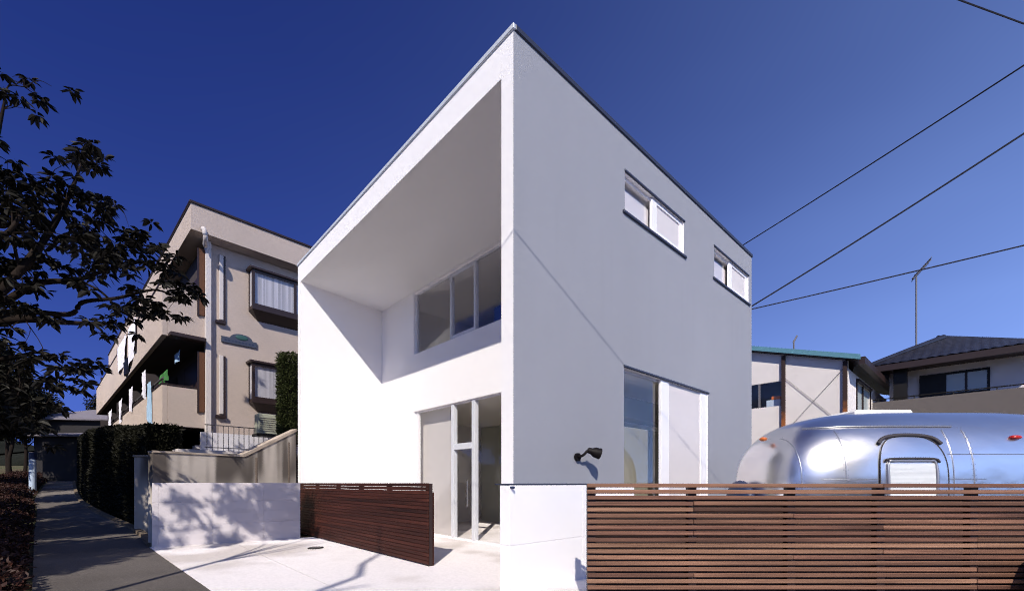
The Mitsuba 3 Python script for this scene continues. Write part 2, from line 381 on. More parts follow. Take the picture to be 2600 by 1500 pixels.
bv, bf = [], []
for i, x in enumerate(np.linspace(-90, 110, 80)):
    top = 5.0 + 4.5 * float(meshkit.noise(np.array([x * 0.06, 2.0, 7.0]))) + 1.6 * float(meshkit.noise(np.array([x * 0.4, 9, 1.0])))
    for k in range(6):
        q_ = k / 5; bv.append([x, -42 - 25 * q_ + 2 * math.sin(x * 0.7), top * math.sin(q_ * math.pi / 2) - 0.6])
for i in range(79):
    for k in range(5):
        a = i * 6 + k; bf.append([a, a + 1, a + 7, a + 6])
structure('wooded_bank', (np.array(bv), np.array(bf)), mat('m_bank', lambda p, n, uv: c3(0.035, 0.04, 0.028) * (0.5 + fbm(p.x * 0.8, p.y * 0.8, p.z * 0.8, 3)), 0.95, 0.05), smooth=40, label='wooded bank across the road behind the viewpoint')

# ------------------------------------------------------------------ the white house
AM, BM, ZT = 7.78, 7.71, 6.63
BW = 2.12
hs = thing('white_house', 'white cubic two storey house with a deep recessed front and a grey side wall', 'house')
P = hs + '__'
w1 = sbox(2.325, 4.53, 4.28, 5.67)
def face_b(u):
    mm = (u - 1262) / 1089.0
    return (5.2 * mm - 0.02) / (0.7323 - 0.681 * mm)
def face_z(u, v):
    b = face_b(u); return EYE + (1190 - v) / 1089.0 * (5.2 + 0.681 * b)
WIN = []
for (u0, u1, vt, vb) in ((1540, 1686, 422, 521), (1760, 1845, 607, 684.5)):
    WIN.append((face_b(u0), face_b(u1), face_z(u0, vb), face_z(u0, vt)))
WIN.append((face_b(1538), face_b(1745), 0.02, face_z(1538, 904)))
side = sbox(0, 0, BM, ZT - 0.03)
for (b0, b1, z0, z1) in WIN: side = side.difference(sbox(b0, z0, b1, z1))
add(P + 'side_wall', wall_yz(H, 0.0, 0.006, side), M_GRAY, label='smooth blue grey rendered side wall')
side2 = sbox(0, 0, BM - 0.001, ZT - 0.03)
for (b0, b1, z0, z1) in WIN: side2 = side2.difference(sbox(b0 - 0.001, z0 - 0.001, b1 + 0.001, z1 + 0.001))
add(P + 'wall', wall_yz(H, 0.0062, 0.22, side2), M_WHITE)
add(P + 'wall', H.box(AM - 0.2, AM, 0, BM, 0, ZT - 0.03), M_WHITE)
UP = (0.42, 5.88, 4.42, 5.915); LO = (0.42, 5.89, 0.03, 3.01)
bw = sbox(0.222, 0.0, AM - 0.202, 5.965)
for (a0, a1, z0, z1) in (UP, LO): bw = bw.difference(sbox(a0, z0, a1, z1))
add(P + 'back_wall', wall_xz(H, BW, BW + 0.16, bw), M_WHITE)
add(P + 'rear_wall', H.box(0.222, AM - 0.202, BM - 0.2, BM - 0.002, 0, ZT - 0.05), M_WHITE)
# roof slab with a sloping soffit
prof = Polygon([(0.0, 6.15), (0.0, ZT - 0.03), (BM - 0.002, ZT - 0.03), (BM - 0.002, 6.3), (BW + 0.5, 6.3), (BW + 0.5, 5.97), (BW, 5.97)])
add(P + 'roof_slab', wall_yz(H, 0.2215, AM - 0.2015, prof), M_WHITE)
sof = H.put(trimesh.Trimesh(np.array([[0.2225, 0.0015, 6.1465], [AM - 0.2025, 0.0015, 6.1465], [AM - 0.2025, BW - 0.001, 5.9665], [0.2225, BW - 0.001, 5.9665],
                                    [0.2225, 0.0015, 6.1495], [AM - 0.2025, 0.0015, 6.1495], [AM - 0.2025, BW - 0.001, 5.9695], [0.2225, BW - 0.001, 5.9695]]),
                              [[0, 1, 2], [0, 2, 3], [4, 6, 5], [4, 7, 6], [0, 5, 1], [0, 4, 5]], process=False))
add(P + 'soffit', sof, M_SOFF, label='plain off white underside of the deep roof')
add(P + 'roof', H.box(0.02, AM - 0.02, 0.02, BM - 0.02, ZT - 0.03, ZT - 0.012), M_TRIML)
add(P + 'roof_trim', H.box(-0.018, AM + 0.018, -0.022, 0.02, ZT - 0.055, ZT + 0.012, 0.006), M_TRIML, label='pale metal flashing along the front roof edge')
add(P + 'roof_trim', H.box(-0.022, 0.02, 0.021, BM + 0.022, ZT - 0.055, ZT + 0.014, 0.006), M_TRIMD, label='dark metal flashing along the side roof edge')
# side windows
for wi, (b0, b1, z0, z1) in enumerate(WIN[:2]):
    w = P + ('window' if wi == 0 else 'window_001')
    labels[w] = {'label': 'wide upper side window with a white sliding sash' if wi == 0 else 'smaller upper side window near the far corner'}
    fs = []
    A0, A1, t = 0.075, 0.125, 0.05
    fs += [H.box(A0, A1, b0, b1, z1 - t, z1 - 0.001), H.box(A0, A1, b0, b1, z0 + 0.001, z0 + t), H.box(A0, A1, b0 + 0.001, b0 + t, z0 + t, z1 - t), H.box(A0, A1, b1 - t, b1 - 0.001, z0 + t, z1 - t)]
    add(w + '__frame', cat(fs), M_WFRAME)
    bm = b0 + (b1 - b0) * 0.47
    add(w + '__pane', pane_yz(H, 0.105, b0 + t, bm, z0 + t, z1 - t), M_PANE)
    add(w + '__blind', H.box(0.135, 0.14, b0 + 0.02, bm, z0 + 0.02, z1 - 0.14), M_BLIND)
    s0, s1 = bm - 0.06, b1 - 0.012
    za, zb = z0 + 0.012, z1 - 0.02
    sash = [H.box(0.03, 0.074, s0, s0 + 0.17, za, zb, 0.006), H.box(0.03, 0.074, s1 - 0.09, s1, za, zb, 0.006), H.box(0.031, 0.073, s0 + 0.17, s1 - 0.09, zb - 0.05, zb - 0.002), H.box(0.031, 0.073, s0 + 0.17, s1 - 0.09, za + 0.002, za + 0.09)]
    add(w + '__sash', cat(sash), M_WFRAME)
    add(w + '__screen', H.box(0.05, 0.054, s0 + 0.17, s1 - 0.09, za + 0.09, zb - 0.05), M_BLIND)
    add(w + '__sill', H.box(-0.03, 0.03, b0 - 0.06, b1 + 0.06, z0 - 0.045, z0 - 0.003, 0.004), M_TRIMD)
    add(w + '__lintel', H.box(-0.012, 0.02, b0 - 0.01, b1 + 0.03, z1 - 0.004, z1 + 0.03, 0.004), M_TRIMD)
# tall side window
b0, b1, z0, z1 = WIN[2]
w = P + 'window_002'
labels[w] = {'label': 'tall side window with a white sliding panel'}
bm = face_b(1632); bm2 = face_b(1652)
add(w + '__pane', pane_yz(H, 0.10, b0, bm2, z0, z1 - 0.03), M_PANE)
add(w + '__frame', cat(H.box(0.09, 0.13, b0 + 0.001, b1 - 0.001, z1 - 0.04, z1 - 0.002), H.box(0.09, 0.13, b0, b1, z0, z0 + 0.05)), M_ALU)
for (y0, y1) in ((bm, bm2), (b1 - 0.28, b1 - 0.004)): add(w + '__sash', H.box(0.02, 0.07, y0, y1, z0, z1 - 0.012, 0.006), M_WFRAME)
add(w + '__screen', H.box(0.04, 0.046, bm2, b1 - 0.28, z0, z1 - 0.012), M_BLIND)
add(w + '__lintel', H.box(-0.014, 0.02, b0 - 0.01, b1 + 0.05, z1 - 0.003, z1 + 0.03, 0.004), M_TRIMD)
# upper front window
w = P + 'window_003'
labels[w] = {'label': 'long upper front window in grey metal frame under the roof'}
a0, a1, z0, z1 = UP
B = BW + 0.05
add(w + '__frame', cat(H.box(a0, a1, B, B + 0.07, z1 - 0.03, z1 - 0.001), H.box(a0, a1, B, B + 0.07, z0 + 0.001, z0 + 0.03), H.box(a1 - 0.06, a1 - 0.001, B, B + 0.07, z0 + 0.03, z1 - 0.03)), M_ALU)
for am in (4.36, 3.5, 1.9): add(w + '__mullion', H.box(am - 0.028, am + 0.028, B - 0.01, B + 0.08, z0 + 0.03, z1 - 0.03), M_ALU)
for (y0, y1) in ((z0 + 0.03, z0 + 0.10), (z1 - 0.09, z1 - 0.03)): add(w + '__sash_rail', H.box(3.535, 4.325, B - 0.004, B + 0.03, y0, y1), M_ALU)
for (x0, x1) in ((a0, 1.865), (1.935, 3.465), (3.535, 4.325), (4.395, a1 - 0.06)): add(w + '__pane', pane_xz(H, x0, x1, B + 0.035, z0 + 0.03, z1 - 0.03), M_PANE)
# lower glazing with door
w = P + 'glazing'
labels[w] = {'label': 'full height ground floor glazing with a glass door'}
a0, a1, z0, z1 = LO
add(w + '__frame', cat(H.box(a0, a1, B, B + 0.07, z1 - 0.03, z1 - 0.001), H.box(a0, a1, B, B + 0.07, z0 - 0.005, z0 + 0.02), H.box(a1 - 0.13, a1 - 0.001, B, B + 0.07, z0 + 0.02, z1 - 0.03)), M_WFRAME)
for am in (4.29, 3.54, 2.2, 1.3): add(w + '__mullion', H.box(am - 0.048, am + 0.048, B - 0.02, B + 0.09, z0 + 0.02, z1 - 0.03, 0.004), M_ALU)
add(w + '__transom', H.box(3.6, 4.23, B - 0.015, B + 0.085, 1.98, 2.11, 0.004), M_ALU)
for (x0, x1, y0, y1) in ((a0, 1.24, z0, z1), (1.36, 2.14, z0, z1), (2.26, 3.48, z0, z1), (3.6, 4.23, 2.11, z1), (3.6, 4.23, z0, 1.98), (4.35, a1 - 0.13, z0, z1)):
    add(w + '__pane', pane_xz(H, x0, x1, B + 0.035, y0 + 0.02, y1 - 0.03 if y1 == z1 else y1), M_PANE)
add(w + '__handle', cat(H.box(3.66, 3.69, B - 0.075, B - 0.055, 0.75, 1.3, 0.004), H.box(3.665, 3.685, B - 0.055, B - 0.0155, 0.85, 0.87), H.box(3.665, 3.685, B - 0.055, B - 0.0155, 1.18, 1.2)), M_GALV)
# interior
add(P + 'interior_floor', H.box(0.225, AM - 0.205, BW + 0.162, BM - 0.205, 0.0, 0.028), M_FLOORW)
add(P + 'middle_floor', H.box(0.225, AM - 0.205, BW + 0.162, BM - 0.205, 3.06, 3.40), M_INT)
add(P + 'partition', H.box(4.60, 6.3, BW + 0.30, BW + 0.36, 0.029, 3.05), mat('m_screen', (0.50, 0.47, 0.46), 0.9, 0.1), label='pale screen wall behind the left pane')
add(P + 'partition', H.box(0.24, AM - 0.25, 5.6, 5.7, 0.029, 3.05), M_INTG)
add(P + 'partition', H.box(0.24, AM - 0.25, 4.9, 5.0, 3.41, 5.95), M_INT)
add(P + 'column', H.box(2.35, 2.75, BW + 1.05, BW + 1.45, 0.029, 2.55), M_DARKIN, label='dark brown post inside the room')
add(P + 'column', H.box(1.35, 1.75, BW + 0.9, BW + 1.2, 0.029, 2.3), M_DARKIN)
add(P + 'cabinet', H.box(0.58, 1.0, 2.75, 5.2, 0.029, 2.25, 0.01), mat('m_cabinet', (0.24, 0.23, 0.18), 0.7, 0.2))
add(P + 'cabinet', H.box(0.62, 0.95, 2.75, 5.2, 2.42, 2.8, 0.01), 'm_cabinet')
add(P + 'counter', H.box(3.1, 4.5, BW + 1.9, BW + 2.5, 0.029, 1.22, 0.01), mat('m_counter', (0.13, 0.12, 0.095), 0.6, 0.3))
add(P + 'blind', H.box(2.3, 3.4, BW + 0.5, BW + 0.53, 3.42, 5.0), M_BLUEC, label='deep blue cloth inside the upper window')
add(P + 'service_bracket', cat(H.box(0.03, 0.10, BM - 0.0, BM + 0.09, 6.2, 6.36, 0.02)), M_BLACK)

# ------------------------------------------------------------------ wall lamp on the grey wall
lk = thing('wall_lamp', 'small black spotlight on a bent arm fixed to the grey side wall', 'lamp')
bl, zl = face_b(1421), 1.60
def HL(a, b, z): return H.pt(a, b, z)
mp = trimesh.creation.cylinder(radius=0.055, segment=[HL(-0.001, bl, zl), HL(-0.035, bl, zl)])
add(lk + '__wall_plate', mp, M_LAMP)
add(lk + '__arm', tube(smooth_path([HL(-0.03, bl, zl), HL(-0.10, bl + 0.01, zl + 0.02), HL(-0.15, bl + 0.05, zl + 0.08), HL(-0.18, bl + 0.10, zl + 0.09)], 5), 0.018), M_LAMP, smooth=True)
p0, p1 = HL(-0.15, bl + 0.05, zl + 0.09), HL(-0.25, bl + 0.19, zl + 0.04)
ax = (p1 - p0); Lh = np.linalg.norm(ax)
head = lathe([(0.0, 0.0), (0.03, 0.0), (0.04, 0.02), (0.045, 0.06), (0.068, 0.10), (0.075, Lh), (0.065, Lh), (0.055, Lh - 0.03), (0.0, Lh - 0.03)], 24)
head.apply_transform(trimesh.geometry.align_vectors([0, 0, 1], ax / Lh)); head.apply_translation(p0)
add(lk + '__lamp_head', head, M_LAMP, smooth=35)

# ------------------------------------------------------------------ low white wall in front of the grey side
lw = thing('low_wall', 'low bright white wall with a thin dark coping before the grey side wall', 'wall')
f0, f1 = -0.25, -0.09
bb0 = -0.296
segs = [(bb0, 0.97), (0.973, 2.2)]
for (s0, s1) in segs:
    add(lw + '__panel', H.box(f0, f1, s0, s1, -0.05, 0.563, 0.0015), M_WHITE)
    add(lw + '__panel', H.box(f0, f1, s0, s1, 0.566, 1.225, 0.0015), M_WHITE)
add(lw + '__core', H.box(f0 + 0.02, f1 - 0.02, bb0 + 0.02, 2.18, -0.04, 1.22), M_WHITE)
add(lw + '__coping', H.box(f0 - 0.006, f1 + 0.08, bb0 - 0.01, 2.2, 1.2265, 1.243, 0.003), M_TRIMD)
add(lw + '__drain_spout', trimesh.creation.cylinder(radius=0.014, segment=[H.pt(f0 + 0.01, bb0 + 0.02, 1.2), H.pt(f0 - 0.05, bb0 + 0.02, 1.2)]), M_NAVY)

# ------------------------------------------------------------------ slatted fence, right
fk = thing('slatted_fence', 'long reddish brown horizontal slat fence running to the right edge', 'fence')
FY, FX0, FX1 = 4.25, 0.722, 6.2
posts = [FX0 + 0.05, (1710 - 1262) / 1089 * FY, (1956 - 1262) / 1089 * FY, (2178 - 1262) / 1089 * FY, (2410 - 1262) / 1089 * FY, 5.4, 6.15]
pitch = 0.0575
for r in range(22):
    zt = 1.243 - r * pitch
    cut = sorted(random.sample([1, 2, 3, 4, 5], 1)) if r else [3]
    ends = [FX0 + random.uniform(-0.003, 0.003)] + [posts[c] for c in cut] + [FX1]
    for i in range(len(ends) - 1):
        mth = WR[random.choice([0, 0, 1, 2, 3])] if r else WR[1 if i else 0]
        dy = random.uniform(-0.003, 0.003); dz = random.uniform(-0.002, 0.002)
        add(fk + '__slat', cbox(ends[i] + 0.002, ends[i + 1] - 0.002, FY + dy, FY + 0.028 + dy, zt - 0.0375 + dz, zt + dz, 0.005, random.uniform(-0.0008, 0.0008)), mth)
for x in posts:
    add(fk + '__post', cbox(x - 0.04, x + 0.04, FY + 0.032, FY + 0.10, -0.02, 1.235, 0.004), M_DARKIN)
# back layer of staggered boards closes the gaps below the top rows
for r in range(2, 21):
    zt = 1.243 - r * pitch - 0.024
    add(fk + '__back_slat', cbox(FX0 + 0.05, FX1, FY + 0.103, FY + 0.125, zt - 0.0545, zt, 0.003), M_DARKIN)

# ------------------------------------------------------------------ slatted fence, left (dark)
gk = thing('slatted_fence', 'dark chocolate brown slat screen standing across the front of the recess', 'fence')
g0, g1 = 1.81, 7.70
gposts = [1.87, 3.1, 4.2, 5.3, 6.5, 7.6]
for r in range(21):
    zt = 1.248 - r * 0.0575
    add(gk + '__slat', H.box(g0, g1, -0.035 + random.uniform(-.002, .002), -0.01, zt - 0.0525, zt, 0.004), WL[r % 2 if r else 1])
for a in gposts:
    add(gk + '__post', H.box(a - 0.05, a + 0.05, -0.008, 0.055, 0.0, 1.24, 0.004), M_DARKIN)
for r in range(2, 21):
    zt = 1.248 - r * 0.0575 - 0.024
    add(gk + '__back_slat', H.box(g0 + 0.01, g1, 0.058, 0.08, max(0.005, zt - 0.0565), zt, 0.003), WL[1])

# ------------------------------------------------------------------ garden wall, left
W0, W1 = np.array([-6.86, 8.42]), np.array([-4.72, 9.85])
WF = Frame(W0, W1 - W0, (-(W1 - W0)[1], (W1 - W0)[0]))
WLn = float(np.linalg.norm(W1 - W0))
wk = thing('garden_wall', 'pale concrete garden wall with leaf shadows and a rain streaked top', 'wall')
V0, V1 = np.array([-6.86, 8.47]), np.array([-5.37, 10.98])
VF = Frame(V0, V1 - V0, (-(V1 - V0)[1], (V1 - V0)[0]))
def vx(u, e2=0.062):
    mm = (u - 1262) / 1089; o = V0 + VF.e2 * e2
    return (mm * o[1] - o[0]) / (VF.e1[0] - mm * VF.e1[1])
pe = [0, 0.10, 0.95, 1.85, WLn]
for i in range(4):
    for (za, zb) in ((0.0, 0.42), (0.424, 0.87), (0.874, 1.25)):
        add(wk + '__panel', WF.box(pe[i] + 0.0008, pe[i + 1] - 0.0008, 0.0, 0.06, za - 0.03 * (za == 0), zb + 0.0025, 0.001), M_CONC)
up0, up1 = 0.0, vx(730)
ramp = vx(605)
pts = [(up0, 0.0), (up1, 0.0), (up1, 2.53), (ramp, 1.835), (up0, 1.835)]
add(wk + '__upper_wall', wall_xz(VF, 0.062, 0.26, Polygon(pts)), M_STAIN, label='rain streaked bare concrete upper part of the wall')
for (a, bnd) in ((vx(632), 0.045), (vx(712), 0.03)):
    add(wk + '__joint_strip', VF.box(a - bnd / 2, a + bnd / 2, 0.052, 0.0615, 1.255, 1.835 if a < vx(640) else 2.25), mat('m_joint', (0.16, 0.125, 0.10), 0.9, 0.1) if 'm_joint' not in scene else 'm_joint')
pc = Polygon([(ramp - 0.02, 1.837), (up1, 2.532), (up1, 2.60), (ramp - 0.1, 1.875), (0.0, 1.875), (0.0, 1.837)])
add(wk + '__coping', wall_xz(VF, 0.04, 0.28, pc), mat('m_coping', lambda p, n, uv: c3(0.36, 0.30, 0.25) * (0.6 + 0.7 * fbm(p.x * 6, p.y * 6, p.z * 6, 3)), 0.9, 0.1))
rk = thing('stair_wall', 'second sloping concrete stair wall rising behind the garden wall', 'wall')
q0 = vx(598, 0.9)
q1 = vx(727, 0.95); qz = 1.88 + (q1 - q0) * 0.534
pts = [(q0 - 0.7, 0.0), (q1, 0.0), (q1, qz), (q0, 1.88), (q0 - 0.7, 1.86)]
add(rk + '__wall', wall_xz(VF, 0.95, 1.12, Polygon(pts)), M_STAIN)
add(rk + '__coping', wall_xz(VF, 0.93, 1.14, Polygon([(q0 - 0.7, 1.862), (q0, 1.882), (q1, qz + 0.002), (q1, qz + 0.09), (q0 - 0.03, 1.955), (q0 - 0.7, 1.93)])), 'm_coping')
pk = thing('concrete_pier', 'narrow weathered concrete pier at the end of the hedge', 'pier')
PF = Frame((-9.5, 11.1), (0.9, 0.1))
add(pk + '__shaft', PF.box(0, 0.75, -0.25, 0.0, -0.05, 1.90, 0.012), M_STAIN)
add(pk + '__cap', PF.box(-0.02, 0.77, -0.27, 0.02, 1.902, 1.95, 0.01), 'm_coping')

# ------------------------------------------------------------------ beige apartment building
ap = thing('apartment_building', 'beige three level apartment block with long balconies and brown bay windows', 'building')
Q = ap + '__'
AW = np.array([-8.84, 12.8])
A = Frame(AW, (-0.730, 0.684), (0.684, 0.730))     # e1 along the balconies, e2 along the bay window wall
AL = 20.6
add(Q + 'wall', A.box(0.0, AL, 0.0, 9.0, 0.6, 8.2), M_BEIGE, label='beige rendered wall with bay windows')
# balcony recess is in front of the wall (e2 < 0)
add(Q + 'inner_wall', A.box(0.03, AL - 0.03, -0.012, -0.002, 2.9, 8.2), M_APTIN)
for lev, (zb, ztp) in enumerate(((2.82, 3.94), (5.29, 6.74))):
    bk = Q + ('balcony' if lev == 0 else 'balcony_001')
    labels[bk] = {'label': 'lower balcony hung with washing' if lev == 0 else 'upper balcony with beige parapet'}
    add(bk + '__parapet', A.box(0.0, AL, -1.03, -0.91, zb, ztp, 0.01), M_BEIGE)
    add(bk + '__end_wall', A.box(0.0, 0.12, -0.908, -0.016, zb, ztp - 0.012, 0.01), M_BEIGE)
    add(bk + '__end_wall', A.box(AL - 0.12, AL, -0.908, -0.016, zb, ztp - 0.012, 0.01), M_BEIGE)
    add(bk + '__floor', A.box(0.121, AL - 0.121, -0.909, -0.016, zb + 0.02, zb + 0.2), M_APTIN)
    add(bk + '__cap', cat(A.box(-0.02, AL, -1.05, -0.89, ztp, ztp + 0.045, 0.006), A.box(-0.02, 0.14, -0.889, -0.02, ztp - 0.01, ztp + 0.035, 0.006)), M_BROWN)
    if lev == 0:
        add(bk + '__handrail', tube([A.pt(0.2, -0.97, ztp + 0.22), A.pt(AL - 0.2, -0.97, ztp + 0.22)], 0.025), M_RAIL)
        for i in range(14):
            add(bk + '__rail_post', tube([A.pt(0.3 + i * 1.5, -0.97, ztp + 0.04), A.pt(0.3 + i * 1.5, -0.97, ztp + 0.21)], 0.018, 6), M_BROWN)
    for i in range(5):
        t0 = 1.0 + i * 4.0
        add(bk + '__door', A.box(t0, t0 + 1.8, -0.03, -0.0125, zb + 0.21, zb + 2.2), M_BROWN)
        add(bk + '__divider', A.box(t0 + 2.85, t0 + 2.9, -0.9, -0.031, zb + 0.21, zb + 2.1), M_APTIN)
# roof with deep parapet
add(Q + 'roof', A.box(-0.48, AL + 0.3, -0.47, 9.3, 8.22, 8.93), M_BEIGE, label='deep beige roof parapet with thin dark edge')
add(Q + 'roof__edge', A.box(-0.52, AL + 0.34, -0.51, 9.34, 8.932, 9.0, 0.01), M_BROWN)
add(Q + 'roof__downpipe_elbow', tube(smooth_path([A.pt(-0.5, -0.2, 8.32), A.pt(-0.62, -0.2, 8.25), A.pt(-0.6, -0.16, 8.05), A.pt(-0.3, -0.1, 7.95)], 5), 0.06), M_CREAM, smooth=True)
# corner pillar
add(Q + 'pillar', A.box(-0.14, -0.003, -0.055, 0.085, 2.30, 8.215, 0.01), M_CREAM, label='tall cream corner pillar')
add(Q + 'pillar__foot', A.box(-0.35, -0.001, -0.35, 0.38, 2.20, 2.298, 0.01), M_CREAM)
for (zb, ztp) in ((3.28, 5.0), (6.05, 7.95)):
    add(Q + 'corner_panel', A.box(-0.06, -0.004, -0.19, -0.064, zb, ztp), M_RUST, label='rust brown strip beside the corner pillar')
    add(Q + 'corner_strip', A.box(-0.055, -0.004, -0.235, -0.192, zb - 0.03, ztp), M_BROWN)
    add(Q + 'corner_strip', A.box(-0.07, -0.002, 0.30, 0.40, zb, ztp, 0.005), M_CREAM)
    add(Q + 'corner_strip', A.box(-0.05, -0.002, 0.402, 0.46, zb - 0.04, ztp), M_BROWN)
    add(Q + 'strip_foot', A.box(-0.12, -0.003, 0.21, 0.46, zb - 0.12, zb - 0.042), M_BROWN)
add(Q + 'canopy', A.box(-0.30, -0.003, -0.90, -0.07, 5.24, 5.36, 0.02), M_BROWN, label='small dark canopy over the lower balcony end')
# bay windows on the side wall
def e2_of(u, off=0.0):
    mm = (u - 1262) / 1089.0
    o = AW + A.e1 * off
    return (mm * o[1] - o[0]) / (A.e2[0] - mm * A.e2[1])
for lev, zoff in enumerate((0.0, -2.83)):
    bw_ = Q + ('bay_window' if lev == 0 else 'bay_window_001')
    c0, c1 = e2_of(622, -0.35), e2_of(622, -0.35) + 2.3
    zb, ztp = 6.62 + zoff, 7.72 + zoff
    D = -0.36
    add(bw_ + '__roof', A.put(cat(cbox(D - 0.06, -0.003, c0 - 0.08, c1 + 0.08, ztp, ztp + 0.07, 0.01))), M_BROWN)
    hullp = trimesh.convex.convex_hull(np.array([[D, c0, zb], [D, c1, zb], [-0.003, c0, zb], [-0.003, c1, zb], [D, c0 + 0.0, zb - 0.10], [D, c1, zb - 0.10], [-0.003, c0 + 0.25, zb - 0.34], [-0.003, c1 - 0.25, zb - 0.34], [-0.003, c0, zb - 0.1], [-0.003, c1, zb - 0.1]]))
    add(bw_ + '__base', A.put(hullp), M_BROWN)
    fr = []
    for cc in (c0, c0 + 1.22, c1 - 0.07): fr.append(A.box(D, D + 0.06, cc, cc + 0.07, zb + 0.002, ztp - 0.002))
    fr += [A.box(D + 0.002, D + 0.058, c0 + 0.07, c1 - 0.07, ztp - 0.07, ztp - 0.003), A.box(D + 0.002, D + 0.058, c0 + 0.07, c1 - 0.07, zb + 0.003, zb + 0.08), A.box(-0.08, -0.004, c0, c0 + 0.05, zb + 0.002, ztp - 0.002), A.box(D + 0.08, -0.1, c0 + 0.02, c0 + 0.03, zb + 0.01, zb + 0.06)]
    add(bw_ + '__frame', cat(fr), M_BROWN)
    add(bw_ + '__curtain', A.box(D + 0.09, D + 0.10, c0 + 0.06, c1 - 0.06, zb + 0.02, ztp - 0.01), M_CURTAIN)
    add(bw_ + '__side_panel', A.box(D + 0.07, -0.09, c0 + 0.012, c0 + 0.02, zb + 0.02, ztp - 0.02), M_CURTAIN)
    add(bw_ + '__pane', pane_yz(A, D + 0.02, c0 + 0.07, c0 + 1.22, zb + 0.08, ztp - 0.07), M_PANE)
    add(bw_ + '__pane', pane_yz(A, D + 0.02, c0 + 1.29, c1 - 0.07, zb + 0.08, ztp - 0.07), M_PANE)
# name plate with a hump (dark strip with rounded crest)
s0, s1 = e2_of(545), e2_of(632)
zs0 = 5.42
pl_ = [(s0, zs0), (s1, zs0), (s1, zs0 + 0.17)]
cx = s0 + (s1 - s0) * 0.56
for k in range(13):
    th = math.pi * k / 12
    pl_.append((cx + 0.30 * math.cos(th), zs0 + 0.17 + 0.16 * math.sin(th)))
pl_ += [(s0, zs0 + 0.17)]
add(Q + 'name_plate', wall_yz(A, -0.05, -0.003, Polygon(pl_)), M_SIGN, label='dark blue plate with a rounded crest on the wall')
em = trimesh.creation.icosphere(subdivisions=2, radius=1); em.apply_scale((0.02, 0.17, 0.075)); em.apply_translation((-0.055, cx, zs0 + 0.225))
add(Q + 'name_plate__emblem', A.put(em), M_SIGNG, smooth=True)
for k in range(9):
    a_ = s0 + 0.08 + k * (s1 - s0 - 0.16) / 8.6
    add(Q + 'name_plate__groove', A.box(-0.056, -0.051, a_, a_ + 0.045, zs0 + 0.05, zs0 + 0.10), M_NAVY)
# podium under the building: dark garage level
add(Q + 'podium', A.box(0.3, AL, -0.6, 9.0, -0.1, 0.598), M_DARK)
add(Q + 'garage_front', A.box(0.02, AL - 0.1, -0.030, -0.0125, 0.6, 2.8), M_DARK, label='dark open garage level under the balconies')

# terrace behind the garden wall, white plinth, railing, condenser, cypress
tk = thing('terrace', 'pale concrete terrace edge with a dark recess above the garden wall', 'terrace')
def at(u, v, Y): return np.array([(u - 1262) / 1089 * Y, Y, EYE + (1190 - v) / 1089 * Y])
TF = Frame((-8.1, 11.6), (0.684, 0.73), (-0.73, 0.684))
add(tk + '__slab', TF.box(-0.55, 4.5, 0.0, 1.9, 2.02, 2.12, 0.01), M_CREAM)
add(tk + '__slab', TF.box(-0.3, 4.5, 0.1, 1.8, 0.0, 1.95), M_DARK)
add(tk + '__plinth', TF.box(-0.02, 0.9, -0.25, 0.09, 0.0, 2.0, 0.02), M_CONC)
add(tk + '__back_panel', TF.box(0.1, 4.5, 0.75, 0.85, 2.121, 2.66), mat('m_panel_pale', (0.55, 0.53, 0.56), 0.8, 0.2))
rk2 = thing('metal_railing', 'thin dark metal railing along the terrace edge', 'railing')
add(rk2 + '__rail', tube([TF.pt(0.05, 0.1, 2.80), TF.pt(1.2, 0.1, 2.80), TF.pt(3.4, 0.1, 3.3)], 0.014, 6), M_RAIL)
add(rk2 + '__rail', tube([TF.pt(0.05, 0.1, 2.2), TF.pt(1.2, 0.1, 2.2), TF.pt(3.4, 0.1, 2.5)], 0.012, 6), M_RAIL)
for i in range(27):
    s = 0.1 + i * 0.125
    add(rk2 + '__bar', tube([TF.pt(s, 0.1, 2.125), TF.pt(s, 0.1, 2.80 + max(0, s - 1.2) * 0.227)], 0.009, 5), M_RAIL)
ck = thing('condenser_unit', 'grey green air conditioner outdoor unit beside the dark column shrub', 'air conditioner')
cp = at(660, 1068, 12.6)
CF = Frame(cp[:2], (0.684, 0.73), (-0.73, 0.684))
add(ck + '__case', CF.box(-0.25, 0.42, 0.0, 0.32, cp[2] - 0.02, cp[2] + 0.55, 0.02), M_ACU)
for i in range(7):
    add(ck + '__grille_bar', CF.box(-0.2, 0.25, -0.012, -0.002, cp[2] + 0.06 + i * 0.06, cp[2] + 0.075 + i * 0.06), M_RAIL)
add(ck + '__bracket', CF.box(-0.3, 0.45, -0.05, 0.35, cp[2] - 0.09, cp[2] - 0.021), M_BLACK)

def foliage_column(c, rx, ry, z0, z1, n, ll, lw_, seed, boxy=False):
    r = np.random.default_rng(seed)
    th = r.random(n) * 2 * np.pi
    if boxy:
        k = 1 / np.maximum(np.abs(np.cos(th)), np.abs(np.sin(th)))
    else: k = np.ones(n)
    rad = (0.80 + 0.28 * meshkit.noise(np.stack([np.cos(th) * 2, np.sin(th) * 2, r.random(n) * 6], 1), seed)) * k
    z = z0 + (z1 - z0) * r.random(n)
    p = np.stack([np.cos(th) * rx * rad, np.sin(th) * ry * rad, z], 1)
    top = z > z1 - 0.12
    p[top, :2] *= np.sqrt(r.random(top.sum()))[:, None]
    d = np.stack([np.cos(th), np.sin(th), 0.7 + r.normal(size=n) * 0.5], 1) + r.normal(size=(n, 3)) * 0.4
    m = leaves(p + [c[0], c[1], 0], d, ll, lw_, seed=seed)
    return m
yk = thing('column_shrub', 'tall narrow dark green clipped shrub between the apartment block and white house', 'shrub')
cp = at(713, 1085, 12.0)
